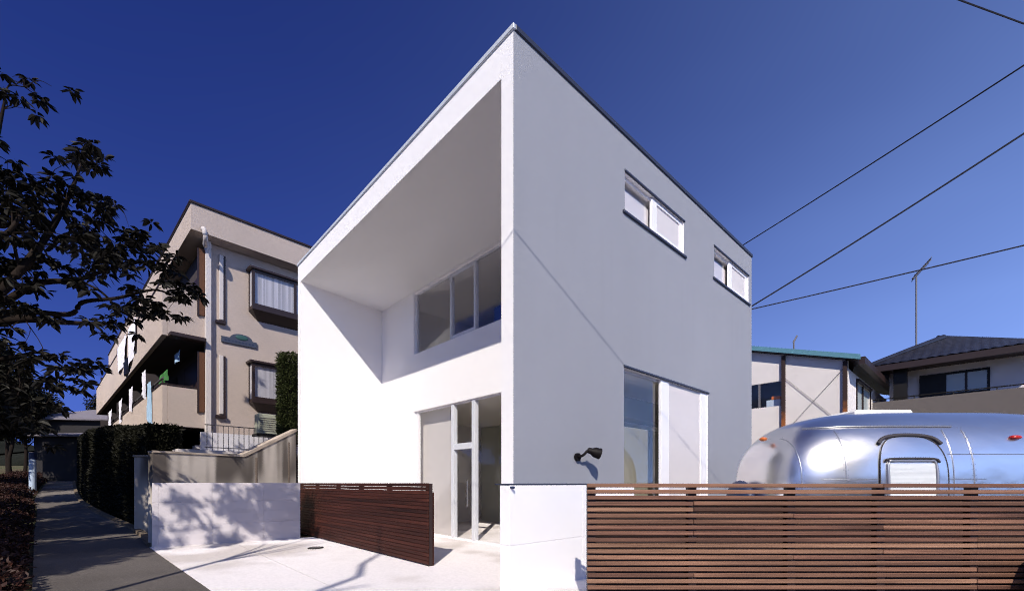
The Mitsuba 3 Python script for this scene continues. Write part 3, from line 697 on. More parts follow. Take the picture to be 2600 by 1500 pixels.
add(yk + '__foliage', foliage_column(cp[:2], 0.20, 0.24, 2.3, EYE + (1190 - 875) / 1089 * 12.0, 9000, 0.085, 0.03, 5, True), M_CYP)
add(yk + '__stem', cbox(cp[0] - 0.13, cp[0] + 0.13, cp[1] - 0.15, cp[1] + 0.15, 0.0, 4.5), M_DARK)

# hedge along the path
hk = thing('tall_hedge', 'tall dark trimmed conifer hedge along the right side of the path', 'hedge')
e = pr[(pr[:, 1] > 11.0) & (pr[:, 1] < 30)]
d = np.gradient(e, axis=0); d /= np.linalg.norm(d, axis=1, keepdims=True)
nrm = np.stack([d[:, 1], -d[:, 0]], 1)
seg = np.linalg.norm(np.diff(e, axis=0), axis=1); cum = np.concatenate([[0], np.cumsum(seg)])
r = np.random.default_rng(3)
N = 42000
s = r.random(N) ** 1.35 * cum[-1]
ex, ey = np.interp(s, cum, e[:, 0]), np.interp(s, cum, e[:, 1])
nx_, ny_ = np.interp(s, cum, nrm[:, 0]), np.interp(s, cum, nrm[:, 1])
face = r.random(N) < 0.8
hh = r.random(N)
zt_ = 2.66 + 0.22 * meshkit.noise(np.stack([s * 1.3, s * 0, s * 0], 1))
off = np.where(face, 0.22, 0.22 + 0.7 * r.random(N)) + 0.10 * meshkit.noise(np.stack([s * 2.1, hh * 3, s * 0], 1)) + 0.06 * np.abs(np.sin(s * math.pi / 0.75))
zz = gz(ex, ey) + np.where(face, hh, 1.0) * zt_
p = np.stack([ex + nx_ * off, ey + ny_ * off, zz], 1)
dd = np.stack([-nx_ * 0.6, -ny_ * 0.6, np.full(N, 0.9)], 1) + r.normal(size=(N, 3)) * 0.45
add(hk + '__foliage', leaves(p, dd, 0.13, 0.045, seed=9), M_HEDGE)
ne = 3500; oe = 0.22 + 0.75 * r.random(ne); ze = 2.72 * r.random(ne)
t0 = e[0] - e[2]; t0 /= np.linalg.norm(t0)
pe_ = np.stack([e[0][0] + nrm[0][0] * oe + t0[0] * 0.06, e[0][1] + nrm[0][1] * oe + t0[1] * 0.06, gz(*e[0]) + ze], 1)
add(hk + '__foliage', leaves(pe_, np.array([t0[0] * 0.5, t0[1] * 0.5, 0.8]) + r.normal(size=(ne, 3)) * 0.45, 0.13, 0.05, seed=10), M_HEDGE)
cv, cf = [], []
for (pp, w) in zip(e, nrm):
    z = float(gz(*pp))
    for o, zq in ((0.30, -0.1), (0.30, 2.66), (0.95, 2.66), (0.95, -0.1)): cv.append([pp[0] + w[0] * o, pp[1] + w[1] * o, z + zq])
for i in range(len(e) - 1):
    for k in range(4): cf.append([i * 4 + k, i * 4 + (k + 1) % 4, i * 4 + 4 + (k + 1) % 4, i * 4 + 4 + k])
cm = trimesh.Trimesh(np.array(cv), np.vstack([np.array(cf)[:, [0, 1, 2]], np.array(cf)[:, [0, 2, 3]], [[0, 1, 2], [0, 2, 3]]]), process=False)
add(hk + '__stems', cm, mat('m_hedge_core', (0.012, 0.012, 0.007), 0.95, 0.05, two=True))

# low reddish ground cover on the left of the path
r = np.random.default_rng(12)
N = 26000
e = pl[(pl[:, 1] > 2.5) & (pl[:, 1] < 36)]
d = np.gradient(e, axis=0); d /= np.linalg.norm(d, axis=1, keepdims=True); nrm = np.stack([d[:, 1], -d[:, 0]], 1)
cum = np.concatenate([[0], np.cumsum(np.linalg.norm(np.diff(e, axis=0), axis=1))])
s = r.random(N) ** 1.5 * cum[-1]
ex, ey = np.interp(s, cum, e[:, 0]), np.interp(s, cum, e[:, 1]); nx_, ny_ = np.interp(s, cum, nrm[:, 0]), np.interp(s, cum, nrm[:, 1])
off = -0.05 - 2.2 * r.random(N)
hgt = 0.12 + 0.34 * np.clip(-off / 0.5, 0, 1) * (0.55 + 0.6 * meshkit.noise(np.stack([ex * 2, ey * 2, ex * 0], 1)))
p = np.stack([ex + nx_ * off, ey + ny_ * off, gz(ex, ey) + hgt * r.random(N) ** 0.4], 1)
dd = r.normal(size=(N, 3)) * [1, 1, 0.5] + [0, 0, 0.7]
k = 'ground_cover'
scene[k] = mikit.ply(leaves(p, dd, 0.10, 0.055, seed=4), M_RED)
labels[k] = {'label': 'low dark red brown ground cover on the left of the path', 'kind': 'stuff', 'category': 'ground cover'}

# ------------------------------------------------------------------ trees
# overhanging tree at the left edge: clusters of long leaves on crooked limbs
tb = thing('overhanging_tree', 'dark long leaved tree whose branches reach in from the left edge', 'tree')
r = np.random.default_rng(21)
CL = [(20,420),(70,432),(120,452),(30,480),(95,485),(160,478),(200,385),(180,402),(222,410),(243,376),(60,545),(15,560),(150,520),(232,520),(283,500),(250,560),(285,600),(318,560),(350,596),(300,640),(378,638),(418,640),(330,690),(392,700),(440,738),(410,768),(362,742),(345,772),(300,722),(250,662),(205,640),(150,615),(100,600),(45,615),(15,700),(120,655),(180,690),(225,790),(270,806),(60,765),(20,795),(150,800),(100,898),(165,915),(205,906),(140,935),(60,925),(20,900),(15,960),(60,985),(110,1000),(150,955),(30,1030),(85,1040),
      (30,190),(62,212),(95,232),(128,214),(112,256),(70,270),(8,215),(66,245),(205,560),(180,580),(225,600),(265,630),(130,570),(60,660),(90,700),(320,610),(430,690),(455,715),(380,770),(10,640),(40,720),(10,850),(60,850),(110,470),(55,500),(275,540),(240,600),(170,650),(310,760),(20,530),(90,530)]
cents, lc, ld = [], [], []
for (u, v) in CL:
    Y = 6.8 + 1.6 * max(0, u) / 450 + r.normal() * 0.3
    c = at(u, v, Y); cents.append(c)
    for sub in range(1 if v < 300 else 4):
        cc = c + r.normal(size=3) * [0.15, 0.22, 0.10]
        n_ = r.integers(12, 19)
        az = r.random(n_) * 2 * np.pi
        dv = np.stack([np.cos(az), np.sin(az), r.normal(size=n_) * 0.35 - 0.1], 1)
        lc.append(cc + dv * 0.02); ld.append(dv)
for i in range(70):          # foliage of the same crown outside the frame, nearer the trunk
    c = np.array([r.uniform(-11.2, -8.3), r.uniform(3.6, 6.6), r.uniform(3.4, 6.6)])
    for sub in range(4):
        cc = c + r.normal(size=3) * 0.16
        n_ = 14; az = r.random(n_) * 2 * np.pi
        dv = np.stack([np.cos(az), np.sin(az), r.normal(size=n_) * 0.35 - 0.1], 1)
        lc.append(cc + dv * 0.02); ld.append(dv)
lc, ld = np.vstack(lc), np.vstack(ld)
add(tb + '__crown', leaves(lc, ld, 0.145, 0.062, seed=31, droop=0.25), M_LEAF)
base = np.array([-9.5, 5.9])
add(tb + '__trunk', limb([[*base, -0.1, 0.17], [-9.45, 6.0, 1.3, 0.15], [-9.3, 6.1, 2.6, 0.13], [-9.1, 6.25, 3.5, 0.11]]), M_BARK, smooth=True)
def P4(u, v, Y, rr): return [*at(u, v, Y + 0.3 + 1.6 * max(0, u) / 450), rr]
st = [-9.1, 6.25, 3.4, 0.095]
LIMBS = [[st, P4(-60, 800, 6.50, 0.0750), P4(60, 786, 6.50, 0.0625), P4(160, 795, 6.57, 0.0438), P4(270, 800, 6.50, 0.0150)],
         [st, P4(-40, 740, 6.37, 0.0750), P4(50, 668, 6.37, 0.0625), P4(120, 575, 6.50, 0.0500), P4(172, 480, 6.50, 0.0350), P4(203, 398, 6.50, 0.0125)],
         [st, P4(-30, 760, 6.76, 0.0625), P4(90, 700, 6.76, 0.0500), P4(190, 690, 6.63, 0.0375), P4(300, 655, 6.63, 0.0250), P4(415, 640, 6.50, 0.0100)],
         [st, P4(20, 770, 6.76, 0.0500), P4(170, 775, 6.76, 0.0438), P4(205, 745, 6.76, 0.0350), P4(290, 735, 6.63, 0.0275), P4(380, 715, 6.50, 0.0200), P4(440, 735, 6.50, 0.0075)],
         [st, P4(-30, 600, 6.24, 0.0625), P4(20, 575, 6.24, 0.0350), P4(60, 520, 6.37, 0.0250), P4(110, 460, 6.37, 0.0100)],
         [st, P4(-90, 500, 6.50, 0.0625), P4(-20, 380, 6.50, 0.0375), P4(8, 270, 6.50, 0.0200), P4(20, 215, 6.50, 0.0112), P4(60, 215, 6.50, 0.0063)],
         [P4(120, 575, 6.50, 0.0275), P4(150, 590, 6.50, 0.0250), P4(200, 585, 6.50, 0.0200), P4(240, 560, 6.50, 0.0125), P4(285, 505, 6.50, 0.0063)],
         [P4(190, 690, 6.63, 0.0225), P4(250, 720, 6.50, 0.0200), P4(300, 770, 6.50, 0.0150), P4(330, 775, 6.50, 0.0063)],
         [st, P4(-40, 880, 6.76, 0.0500), P4(40, 880, 6.76, 0.0375), P4(100, 870, 6.76, 0.0225), P4(170, 915, 6.76, 0.0100)],
         [P4(50, 668, 6.37, 0.0250), P4(35, 600, 6.37, 0.0200), P4(30, 520, 6.37, 0.0150), P4(25, 430, 6.37, 0.0075)]]
for Lb in LIMBS: add(tb + '__limb', limb(Lb, 6), M_BARK, smooth=True)
tw = []
for c in cents:                # twigs from each cluster towards the nearest limb point
    best = min((np.array(q[:3]) for Lb in LIMBS for q in Lb[1:]), key=lambda q: np.linalg.norm(q - c))
    mid = (c + best) / 2 + r.normal(size=3) * 0.06
    tw.append(tube(smooth_path([best, mid, c], 3), np.linspace(0.009, 0.003, 7), 4))
add(tb + '__twigs', cat(tw), M_BARK)
labels[tb + '__twigs'] = {'kind': 'stuff'}

# slender street tree left of the frame: its crown throws the leaf shadows on the garden wall
sk = thing('slender_tree', 'slender young tree beside the path outside the left of the view', 'tree')
r = np.random.default_rng(44)
add(sk + '__trunk', limb([[-4.72, 1.3, -0.1, 0.075], [-4.75, 1.4, 1.5, 0.06], [-4.85, 1.45, 3.0, 0.05], [-4.95, 1.6, 4.4, 0.04], [-5.05, 1.7, 5.3, 0.02]]), M_BARK, smooth=True)
for (q_) in ((-4.3, 2.3, 5.6), (-4.9, 2.6, 5.9), (-5.5, 2.2, 5.2), (-4.1, 1.8, 6.2)):
    add(sk + '__limb', limb([[-4.9, 1.5, 4.0, 0.03], [(-4.9 + q_[0]) / 2, (1.5 + q_[1]) / 2, 4.9, 0.022], [*q_, 0.008]], 6), M_BARK, smooth=True)
lc, ld = [], []
for i in range(44):
    wx = r.uniform(-6.0, -4.62); t_ = 6.4 + (wx + 6.2) * 0.5; wz = r.uniform(0.1, 1.15) if wx > -5.5 else r.uniform(0.55, 1.1)
    c = np.array([wx - 0.05 * t_ / 1 + 0.0, 0, 0]) ; yw = 9.0 + (wx + 6.0) * 0.65
    y0 = r.uniform(1.9, 3.1); c = np.array([wx - 0.055 * (yw - y0), y0, wz + 0.74 * (yw - y0)])
    for sub in range(2):
        p_, d_ = clump(c + r.normal(size=3) * 0.09, 14, 0.10, r); lc.append(p_); ld.append(d_)
for i in range(9):
    wx = r.uniform(-6.5, -5.75); yw = 8.9; wz = 0.8 - (wx + 6.5) * 1.0 + r.normal() * 0.1
    y0 = r.uniform(1.9, 2.6); c = np.array([wx - 0.055 * (yw - y0), y0, wz + 0.74 * (yw - y0)])
    for sub in range(2):
        p_, d_ = clump(c + r.normal(size=3) * 0.07, 14, 0.10, r); lc.append(p_); ld.append(d_)
add(sk + '__crown', leaves(np.vstack(lc), np.vstack(ld), 0.16, 0.075, seed=41), M_LEAF)

bt = thing('bare_tree', 'leafless crooked young tree behind the viewpoint', 'tree')
bp = [(-2.95, -4.5, -0.1, 0.10), (-2.93, -4.5, 2.0, 0.085), (-2.90, -4.5, 4.6, 0.072), (-2.85, -4.5, 6.59, 0.06), (-2.59, -4.5, 7.69, 0.052), (-2.89, -4.5, 8.34, 0.047), (-2.95, -4.5, 8.89, 0.038), (-2.97, -4.5, 9.54, 0.02)]
s_ = np.array(bp); add(bt + '__trunk', tube(s_[:, :3], s_[:, 3], 7), M_BARK, smooth=True)
add(bt + '__limb', limb([[-2.81, -4.5, 6.84, 0.033], [-2.49, -4.55, 7.19, 0.026], [-2.24, -4.5, 7.31, 0.013]], 6), M_BARK, smooth=True)

def crown_mesh(seed, rx, rz, n_cl, n_lf, ll):
    r = np.random.default_rng(seed); lc, ld = [], []
    for i in range(n_cl):
        d = r.normal(size=3); d /= np.linalg.norm(d)
        c = d * [rx, rx, rz] * (0.35 + 0.65 * r.random() ** 0.4) * (0.75 + 0.5 * float(meshkit.noise(d * 2.2, seed)))
        p_, d_ = clump(c, n_lf, 0.42, r); lc.append(p_); ld.append(d_)
    return leaves(np.vstack(lc), np.vstack(ld), ll, ll * 0.45, seed=seed)
CROWN = [mikit.ply(crown_mesh(51, 2.1, 1.9, 190, 60, 0.19), M_LEAF2), mikit.ply(crown_mesh(52, 2.2, 1.7, 190, 60, 0.19), M_LEAF2)]
def tree_trunk(seed, h):
    r = np.random.default_rng(seed)
    k = [[0, 0, -0.2, 0.14], [r.normal() * .05, r.normal() * .05, h * 0.4, 0.11], [r.normal() * .12, r.normal() * .12, h * 0.8, 0.08], [r.normal() * .15, r.normal() * .15, h * 1.25, 0.03]]
    ms = [limb(k, 7)]
    for i in range(5):
        a_ = r.random() * 6.28
        ms.append(limb([[0, 0, h * (0.6 + 0.08 * i), 0.05], [0.7 * math.cos(a_), 0.7 * math.sin(a_), h * (0.85 + 0.08 * i), 0.035], [1.5 * math.cos(a_), 1.5 * math.sin(a_), h * (1.05 + 0.08 * i), 0.012]], 5))
    return cat(ms)
TRUNK = [mikit.ply(tree_trunk(61, 3.4), M_BARK, smooth=True), mikit.ply(tree_trunk(62, 3.4), M_BARK, smooth=True)]
ROW = [(-8.5, 0.3, 1.0, 0, 'nearest to the viewpoint, outside the left of the view'), (-11.6, 6.0, 1.05, 1, 'outside the left of the view beside the path'), (-14.9, 10.2, 1.05, 0, 'just left of the view above the ground cover'),
       (-19.2, 14.6, 1.0, 1, 'at the left edge behind the overhanging branches'), (-24.5, 19.6, 1.0, 0, 'left of the pale blue post'), (-30.0, 25.6, 1.05, 1, 'beyond the pale blue post'), (-37.5, 33.0, 1.1, 0, 'farthest along the path'), (-27.5, 19.5, 1.2, 1, 'set back from the path at the far left'), (-43.0, 39.0, 1.1, 1, 'beyond the end of the path, left one'), (-49.0, 43.0, 1.3, 0, 'beyond the end of the path, behind the others'), (-36.0, 41.0, 1.2, 1, 'behind the far grey roofed houses')]
ROW.append((6.3, -2.3, 0.85, 1, 'outside the view, behind and right'))
for (x, y, s, v_, where) in ROW:
    k = thing('roadside_tree', 'dark round crowned roadside tree, ' + where, 'tree', 'roadside trees')
    z = float(gz(x, y)); tw_ = T().translate([x, y, z]).scale([s, s, s]).rotate([0, 0, 1], (x * 37) % 360)
    tc_ = T().translate([x, y, z + 4.6 * s]).scale([s, s, s]).rotate([0, 0, 1], (x * 53) % 360)
    scene[k + '__trunk'] = {**TRUNK[v_], 'to_world': tw_}
    scene[k + '__crown'] = {**CROWN[v_], 'to_world': tc_}

# pale blue post beside the path
ok = thing('marker_post', 'pale blue post with dark cap beside the path', 'post')
bx_, by_ = -23.1, 21.3; z = float(gz(bx_, by_))
add(ok + '__shaft', trimesh.creation.cylinder(radius=0.13, segment=[[bx_, by_, z - 0.1], [bx_, by_, z + 1.65]], sections=20), M_PALEBLUE, smooth=30)
add(ok + '__cap', trimesh.creation.cylinder(radius=0.135, segment=[[bx_, by_, z + 1.651], [bx_, by_, z + 2.0]], sections=20), M_NAVY, smooth=30)

# ------------------------------------------------------------------ washing on the balconies
def cloth(t, w, ztop, drop, b=-1.065, seed=0, tri=False):
    r = np.random.default_rng(seed); nu, nv = 14, 10
    v = []
    for j in range(nv + 1):
        for i in range(nu + 1):
            f = i / nu; g = j / nv
            ww = w * (1 - (0.75 * g if tri else 0.12 * g * math.sin(seed)))
            v.append([t + (f - 0.5) * ww, b - 0.03 * math.sin(f * 9 + seed) * (0.3 + g) - 0.02 * r.random(), ztop - drop * g * (1 - 0.12 * math.sin(f * 4 + seed))])
    fcs = []
    for j in range(nv):
        for i in range(nu):
            a = j * (nu + 1) + i; fcs += [[a, a + 1, a + nu + 2], [a, a + nu + 2, a + nu + 1]]
    return A.put(trimesh.Trimesh(np.array(v), fcs, process=False))
WASH = [('bed_sheet', 5.4, 2.0, 6.9, 1.25, M_WCLOTH, 'white sheet hung over the upper balcony parapet, nearer one', 'laundry', False), ('bed_sheet', 8.4, 3.0, 6.9, 1.0, M_WCLOTH, 'white sheet hung over the upper balcony parapet, farther one', 'laundry', False),
        ('dark_blanket', 7.0, 1.6, 5.95, 0.55, M_BLACK, 'dark cloth hanging below the white sheets', 'laundry', False), ('bath_towel', 1.75, 0.55, 4.25, 1.25, M_BCLOTH, 'pale blue towel hanging over the lower balcony front', 'towel', False),
        ('white_shirt', 2.7, 0.6, 4.75, 0.8, M_WCLOTH, 'white shirt hanging beside the pale blue towel', 'laundry', True), ('white_shirt', 5.6, 0.9, 4.65, 0.85, M_WCLOTH, 'white cloth in the middle of the lower balcony', 'laundry', True),
        ('white_shirt', 8.6, 1.2, 4.6, 0.9, M_WCLOTH, 'white cloth towards the far end of the lower balcony', 'laundry', True), ('white_shirt', 12.5, 1.6, 4.6, 0.7, M_WCLOTH, 'small white cloth at the far end of the lower balcony', 'laundry', False)]
for i, (nm, t, w_, zt, dp, mt_, lb, ct, tri) in enumerate(WASH):
    single(nm, cloth(t, w_, zt, dp, seed=i + 1, tri=tri), mt_, lb, ct, 'washing on the balconies', smooth=True)
single('green_cloth', cloth(1.2, 1.1, 4.5, 0.3, b=-0.8, seed=12), M_GREENCL, 'green cloth on the lower balcony beside the blue towel', 'laundry', 'washing on the balconies', smooth=True)
single('blue_cloth', cloth(0.75, 0.9, 5.05, 0.25, b=-0.55, seed=14), M_BCLOTH, 'blue cloth hanging in the shade inside the lower balcony', 'laundry', 'washing on the balconies', smooth=True)

# ------------------------------------------------------------------ far houses at the end of the path
def far_house(o, e1, w, dpt, h, rh, label, zb):
    k = thing('far_house', label, 'house'); F = Frame(o, e1)
    add(k + '__wall', F.box(0, w, 0, dpt, zb, zb + h), M_FWALL)
    pr_ = np.array([[-0.5, -0.5, zb + h], [w + 0.5, -0.5, zb + h], [w + 0.5, dpt + 0.5, zb + h], [-0.5, dpt + 0.5, zb + h], [1.4, dpt / 2, zb + h + rh], [w - 1.4, dpt / 2, zb + h + rh], [-0.5, -0.5, zb + h + 0.12], [w + .5, -.5, zb + h + .12], [w + .5, dpt + .5, zb + h + .12], [-.5, dpt + .5, zb + h + .12]])
    add(k + '__roof', F.put(trimesh.convex.convex_hull(pr_)), M_FROOF)
    for i in range(3):
        a_ = w * (0.14 + 0.29 * i)
        add(k + '__window', F.box(a_, a_ + w * 0.15, -0.05, -0.003, zb + h * 0.5, zb + h * 0.8), M_WINPALE) if o[0] > 99 else add(k + '__window', F.box(a_, a_ + w * 0.15, dpt + 0.003, dpt + 0.05, zb + h * 0.5, zb + h * 0.8), M_WINPALE)
    return k
far_house((-29.0, 35.0), (-0.95, -0.1), 8.0, 7.0, 4.1, 1.4, 'grey roofed house at the far end of the path, upper one', 2.0)
k2 = far_house((-28.2, 30.5), (-0.95, -0.1), 3.8, 4.0, 3.1, 0.5, 'low grey roofed house at the far end of the path, in front', 1.3)

# ------------------------------------------------------------------ silver caravan behind the fence
vk = thing('caravan', 'polished silver rounded caravan parked behind the slat fence', 'caravan')
V = vk + '__'
CX, CY, CZ = 6.05, 6.7, 1.17
CA, CB, CC, CBOT = 2.42, 1.06, 1.11, 0.72
PE, QE, PW, NS = 4.2, 2.6, 3.9, 2.7          # elevation, plan and cross-section roundness
def sgp(x, e): return np.sign(x) * np.abs(x) ** e
def hs_(x): return np.clip(1 - np.abs(x / CA) ** PE, 0, 1) ** (1 / QE)
def ws_(x): return np.clip(1 - np.abs(x / CA) ** PW, 0, 1) ** (1 / PW)
ang_ = np.linspace(-math.pi / 2, math.pi / 2, 91)
xr_ = CA * sgp(np.sin(ang_), 0.55); xr_[0], xr_[-1] = -CA, CA
the = np.linspace(-math.pi, math.pi, 97)[:-1]
xx, tt = np.meshgrid(xr_, the, indexing='ij')
vy = CB * ws_(xx) * sgp(np.cos(tt), 2 / NS)
vz = np.where(np.sin(tt) >= 0, CC, CBOT) * hs_(xx) * sgp(np.sin(tt), 2 / NS)
vv = np.stack([xx + CX, vy + CY, vz + CZ], -1).reshape(-1, 3)
nt = len(the); qs = []
for i in range(len(xr_) - 1):
    for j in range(nt):
        qs.append([i * nt + j, i * nt + (j + 1) % nt, (i + 1) * nt + (j + 1) % nt, (i + 1) * nt + j])
qs = np.array(qs)
cm = trimesh.Trimesh(vv, np.vstack([qs[:, [0, 1, 2]], qs[:, [0, 2, 3]]]), process=True); cm.fix_normals()
add(V + 'shell', cm, M_SHELL, smooth=True)
def ysurf(x, z, off=0.0):
    x_, z_ = np.asarray(x, float) - CX, np.asarray(z, float) - CZ
    f_ = np.abs(z_) / np.maximum(np.where(z_ >= 0, CC, CBOT) * hs_(x_), 1e-6)
    return CY - CB * ws_(x_) * np.clip(1 - f_ ** NS, 0, 1) ** (1 / NS)
def patch(poly_fn, x0, x1, z0, z1, off, n=24, inner=0.0):
    """Curved sheet hugging the near side, closed towards the shell."""
    xs_, zs_ = np.linspace(0, 1, n), np.linspace(0, 1, n)
    v = []; 
    for zf in zs_:
        for xf in xs_:
            z = z0 + (z1 - z0) * zf; l, rgt = poly_fn(zf); x = x0 + (x1 - x0) * (l + (rgt - l) * xf)
            v.append([x, float(ysurf(x, z)) - off, z])
    f = []
    for j in range(n - 1):
        for i in range(n - 1):
            a = j * n + i; f += [[a, a + n + 1, a + 1], [a, a + n, a + n + 1]]
    return trimesh.Trimesh(np.array(v), f, process=False)
def line_on(pts, rad, off=0.004, n=6):
    s = smooth_path(pts, 10) if len(pts) > 2 else np.linspace(pts[0], pts[1], 24)
    p3 = np.array([[x, float(ysurf(x, z)) - off, z] for x, z in s]); return tube(p3, rad, n)
def cu(u, v, Y=None):           # pixel to point on the near side of the shell
    y = 5.8
    for _ in range(12):
        x = (u - 1262) / 1089 * y; z = EYE + (1190 - v) / 1089 * y; y = float(ysurf(x, z))
    return x, z
dx0, dz = cu(2166, 1150); dx1, _ = cu(2334, 1150); _, dtop = cu(2250, 1074)
arch = lambda zf: (0.5 - 0.5 * (1 if zf < 0.62 else max(0.0, 1 - ((zf - 0.62) / 0.38) ** 2.6) ** 0.42 ), 0.5 + 0.5 * (1 if zf < 0.62 else max(0.0, 1 - ((zf - 0.62) / 0.38) ** 2.6) ** 0.42))
add(V + 'door', patch(arch, dx0, dx1, 0.62, dtop, 0.014, 40), M_SHELL, smooth=True, label='arched side door with rounded window')
dl = [(dx0, 0.62), (dx0, 1.1), (dx0 + 0.01, 0.62 + (dtop - 0.62) * 0.72), (dx0 + 0.10 * (dx1 - dx0), 0.62 + (dtop - 0.62) * 0.90), (dx0 + 0.28 * (dx1 - dx0), dtop - 0.012), (dx0 + 0.5 * (dx1 - dx0), dtop), (dx0 + 0.72 * (dx1 - dx0), dtop - 0.012), (dx0 + 0.9 * (dx1 - dx0), 0.62 + (dtop - 0.62) * 0.90), (dx1 - 0.01, 0.62 + (dtop - 0.62) * 0.72), (dx1, 1.1), (dx1, 0.62)]
add(V + 'door__gasket', line_on(dl, 0.007, 0.014), M_WARM, smooth=True)
add(V + 'rain_hood', line_on([(dx0 + 0.03, dtop - 0.11), (dx0 + 0.14 * (dx1 - dx0), dtop - 0.03), (dx0 + 0.35 * (dx1 - dx0), dtop + 0.005), (dx0 + 0.65 * (dx1 - dx0), dtop + 0.005), (dx0 + 0.86 * (dx1 - dx0), dtop - 0.03), (dx1 - 0.03, dtop - 0.11)], 0.024, 0.02, 8), M_WARM, smooth=True)
wx0, wz1 = cu(2188, 1142); wx1, _ = cu(2300, 1142)
add(V + 'door__window', patch(lambda zf: (0, 1), wx0, wx1, 0.95, wz1, 0.024, 10), mat('m_caravan_blind', lambda p, n, uv: c3(0.58, 0.60, 0.62) * (0.85 + 0.25 * noise(p.x * 2, 0.0, p.z * 40)), 0.25, 0.5), smooth=True)
add(V + 'door__window_frame', line_on([(wx0 - 0.02, 0.95), (wx0 - 0.02, 1.2), (wx0 - 0.01, wz1), (wx0 + 0.08, wz1 + 0.03), ((wx0 + wx1) / 2, wz1 + 0.03), (wx1 - 0.08, wz1 + 0.03), (wx1 + 0.01, wz1), (wx1 + 0.02, 1.2), (wx1 + 0.02, 0.95)], 0.017, 0.025), M_SEAM, smooth=True)
add(V + 'door__window_hood', line_on([(wx0 - 0.05, wz1 + 0.02), (wx0 + 0.03, wz1 + 0.06), (wx1 - 0.03, wz1 + 0.06), (wx1 + 0.06, wz1 + 0.015)], 0.014, 0.03), M_WARM, smooth=True)
ax0, az = cu(1972, 1058); ax1, az2 = cu(2342, 1051)
add(V + 'awning_rail', line_on([(ax0, az), ((ax0 + ax1) / 2, (az + az2) / 2), (ax1, az2)], 0.013, 0.012), M_SEAM, smooth=True)
for u in (1965, 2080, 2345, 2395):
    x_, z_ = cu(u, 1120)
    add(V + 'panel_seam', line_on([(x_, 0.75), (x_, 1.2), (x_, 1.6), (x_, 1.95)], 0.006, 0.002), M_SEAM, smooth=True)
add(V + 'panel_seam', line_on([(CX - 2.0, 1.30), (CX, 1.30), (dx0 - 0.02, 1.30)], 0.006, 0.002), M_SEAM, smooth=True)
for zz_ in (1.62, 1.02):
    add(V + 'panel_seam', line_on([(dx1 + 0.03, zz_), ((dx1 + CX + 2.2) / 2, zz_), (CX + 2.2, zz_)], 0.005, 0.002), M_SEAM, smooth=True)
rv = []
for u in (1965, 2080, 2395):
    x_, _z = cu(u, 1120)
    for zz_ in np.arange(1.0, 2.0, 0.07):
        for o_ in (-0.025, 0.025): rv.append(trimesh.creation.icosphere(subdivisions=0, radius=0.006)); rv[-1].apply_translation((x_ + o_, float(ysurf(x_ + o_, zz_)) - 0.001, zz_))
add(V + 'rivets', cat(rv), M_SEAM); labels[V + 'rivets'] = {'kind': 'stuff'}
def blob(c, s): 
    m_ = trimesh.creation.icosphere(subdivisions=2, radius=1.0); m_.apply_scale(s); m_.apply_translation(c); return m_
x_, z_ = cu(2500, 1078); add(V + 'marker_light', blob([x_, float(ysurf(x_, z_)) - 0.01, z_], (0.075, 0.05, 0.03)), M_REDL, smooth=True, label='red marker light')
xl, zl_ = CX - CA * 0.962, EYE + (1190 - 1083) / 1089 * 6.6
add(V + 'marker_light', blob([xl, 6.55, zl_], (0.05, 0.06, 0.03)), M_ORL, smooth=True, label='orange marker light')
vx0 = (2160 - 1262) / 1089 * 6.55
add(V + 'roof_vent', cat(cbox(vx0 - 0.42, vx0 + 0.42, 6.4, 7.15, 2.22, 2.315, 0.04)), M_VENT, label='white roof vent')
add(V + 'chassis', cbox(CX - 1.9, CX + 1.9, CY - 0.7, CY + 0.7, 0.36, 0.52), M_DARK)
for sx in (-0.35,):
    for sy in (-0.9, 0.9):
        wh = trimesh.creation.cylinder(radius=0.34, height=0.2, sections=28); wh.apply_transform(trimesh.transformations.rotation_matrix(math.pi / 2, [1, 0, 0])); wh.apply_translation((CX + sx, CY + sy, 0.34))
        wk_ = add(V + 'wheel', wh, M_RUB, smooth=30)
        hb = trimesh.creation.cylinder(radius=0.17, height=0.215, sections=20); hb.apply_transform(trimesh.transformations.rotation_matrix(math.pi / 2, [1, 0, 0])); hb.apply_translation((CX + sx, CY + sy, 0.34))
        add(wk_ + '__hub', hb, M_SEAM, smooth=30)
add(V + 'gas_bottle_cover', blob([CX - CA - 0.12, CY + 0.1, 1.02], (0.14, 0.34, 0.27)), M_NAVY, smooth=True, label='dark blue cover at the front end')
add(V + 'towing_arm', cbox(CX - CA - 0.9, CX - CA + 0.3, CY - 0.05, CY + 0.05, 0.42, 0.52), M_DARK)

# rounded black bag leaning on the fence at the lower right
single('black_sack', (lambda m_: (m_.apply_scale((0.36, 0.26, 0.40)), m_.apply_translation((5.13, 3.96, 0.34)), m_)[-1])(trimesh.Trimesh(*(lambda s: (s.vertices * (0.93 + 0.14 * meshkit.noise(s.vertices * 2.5, 3))[:, None], s.faces))(trimesh.creation.icosphere(subdivisions=4)), process=False)), M_BLACK,
       'rounded black sack leaning on the slat fence at the lower right corner', 'sack', smooth=True)

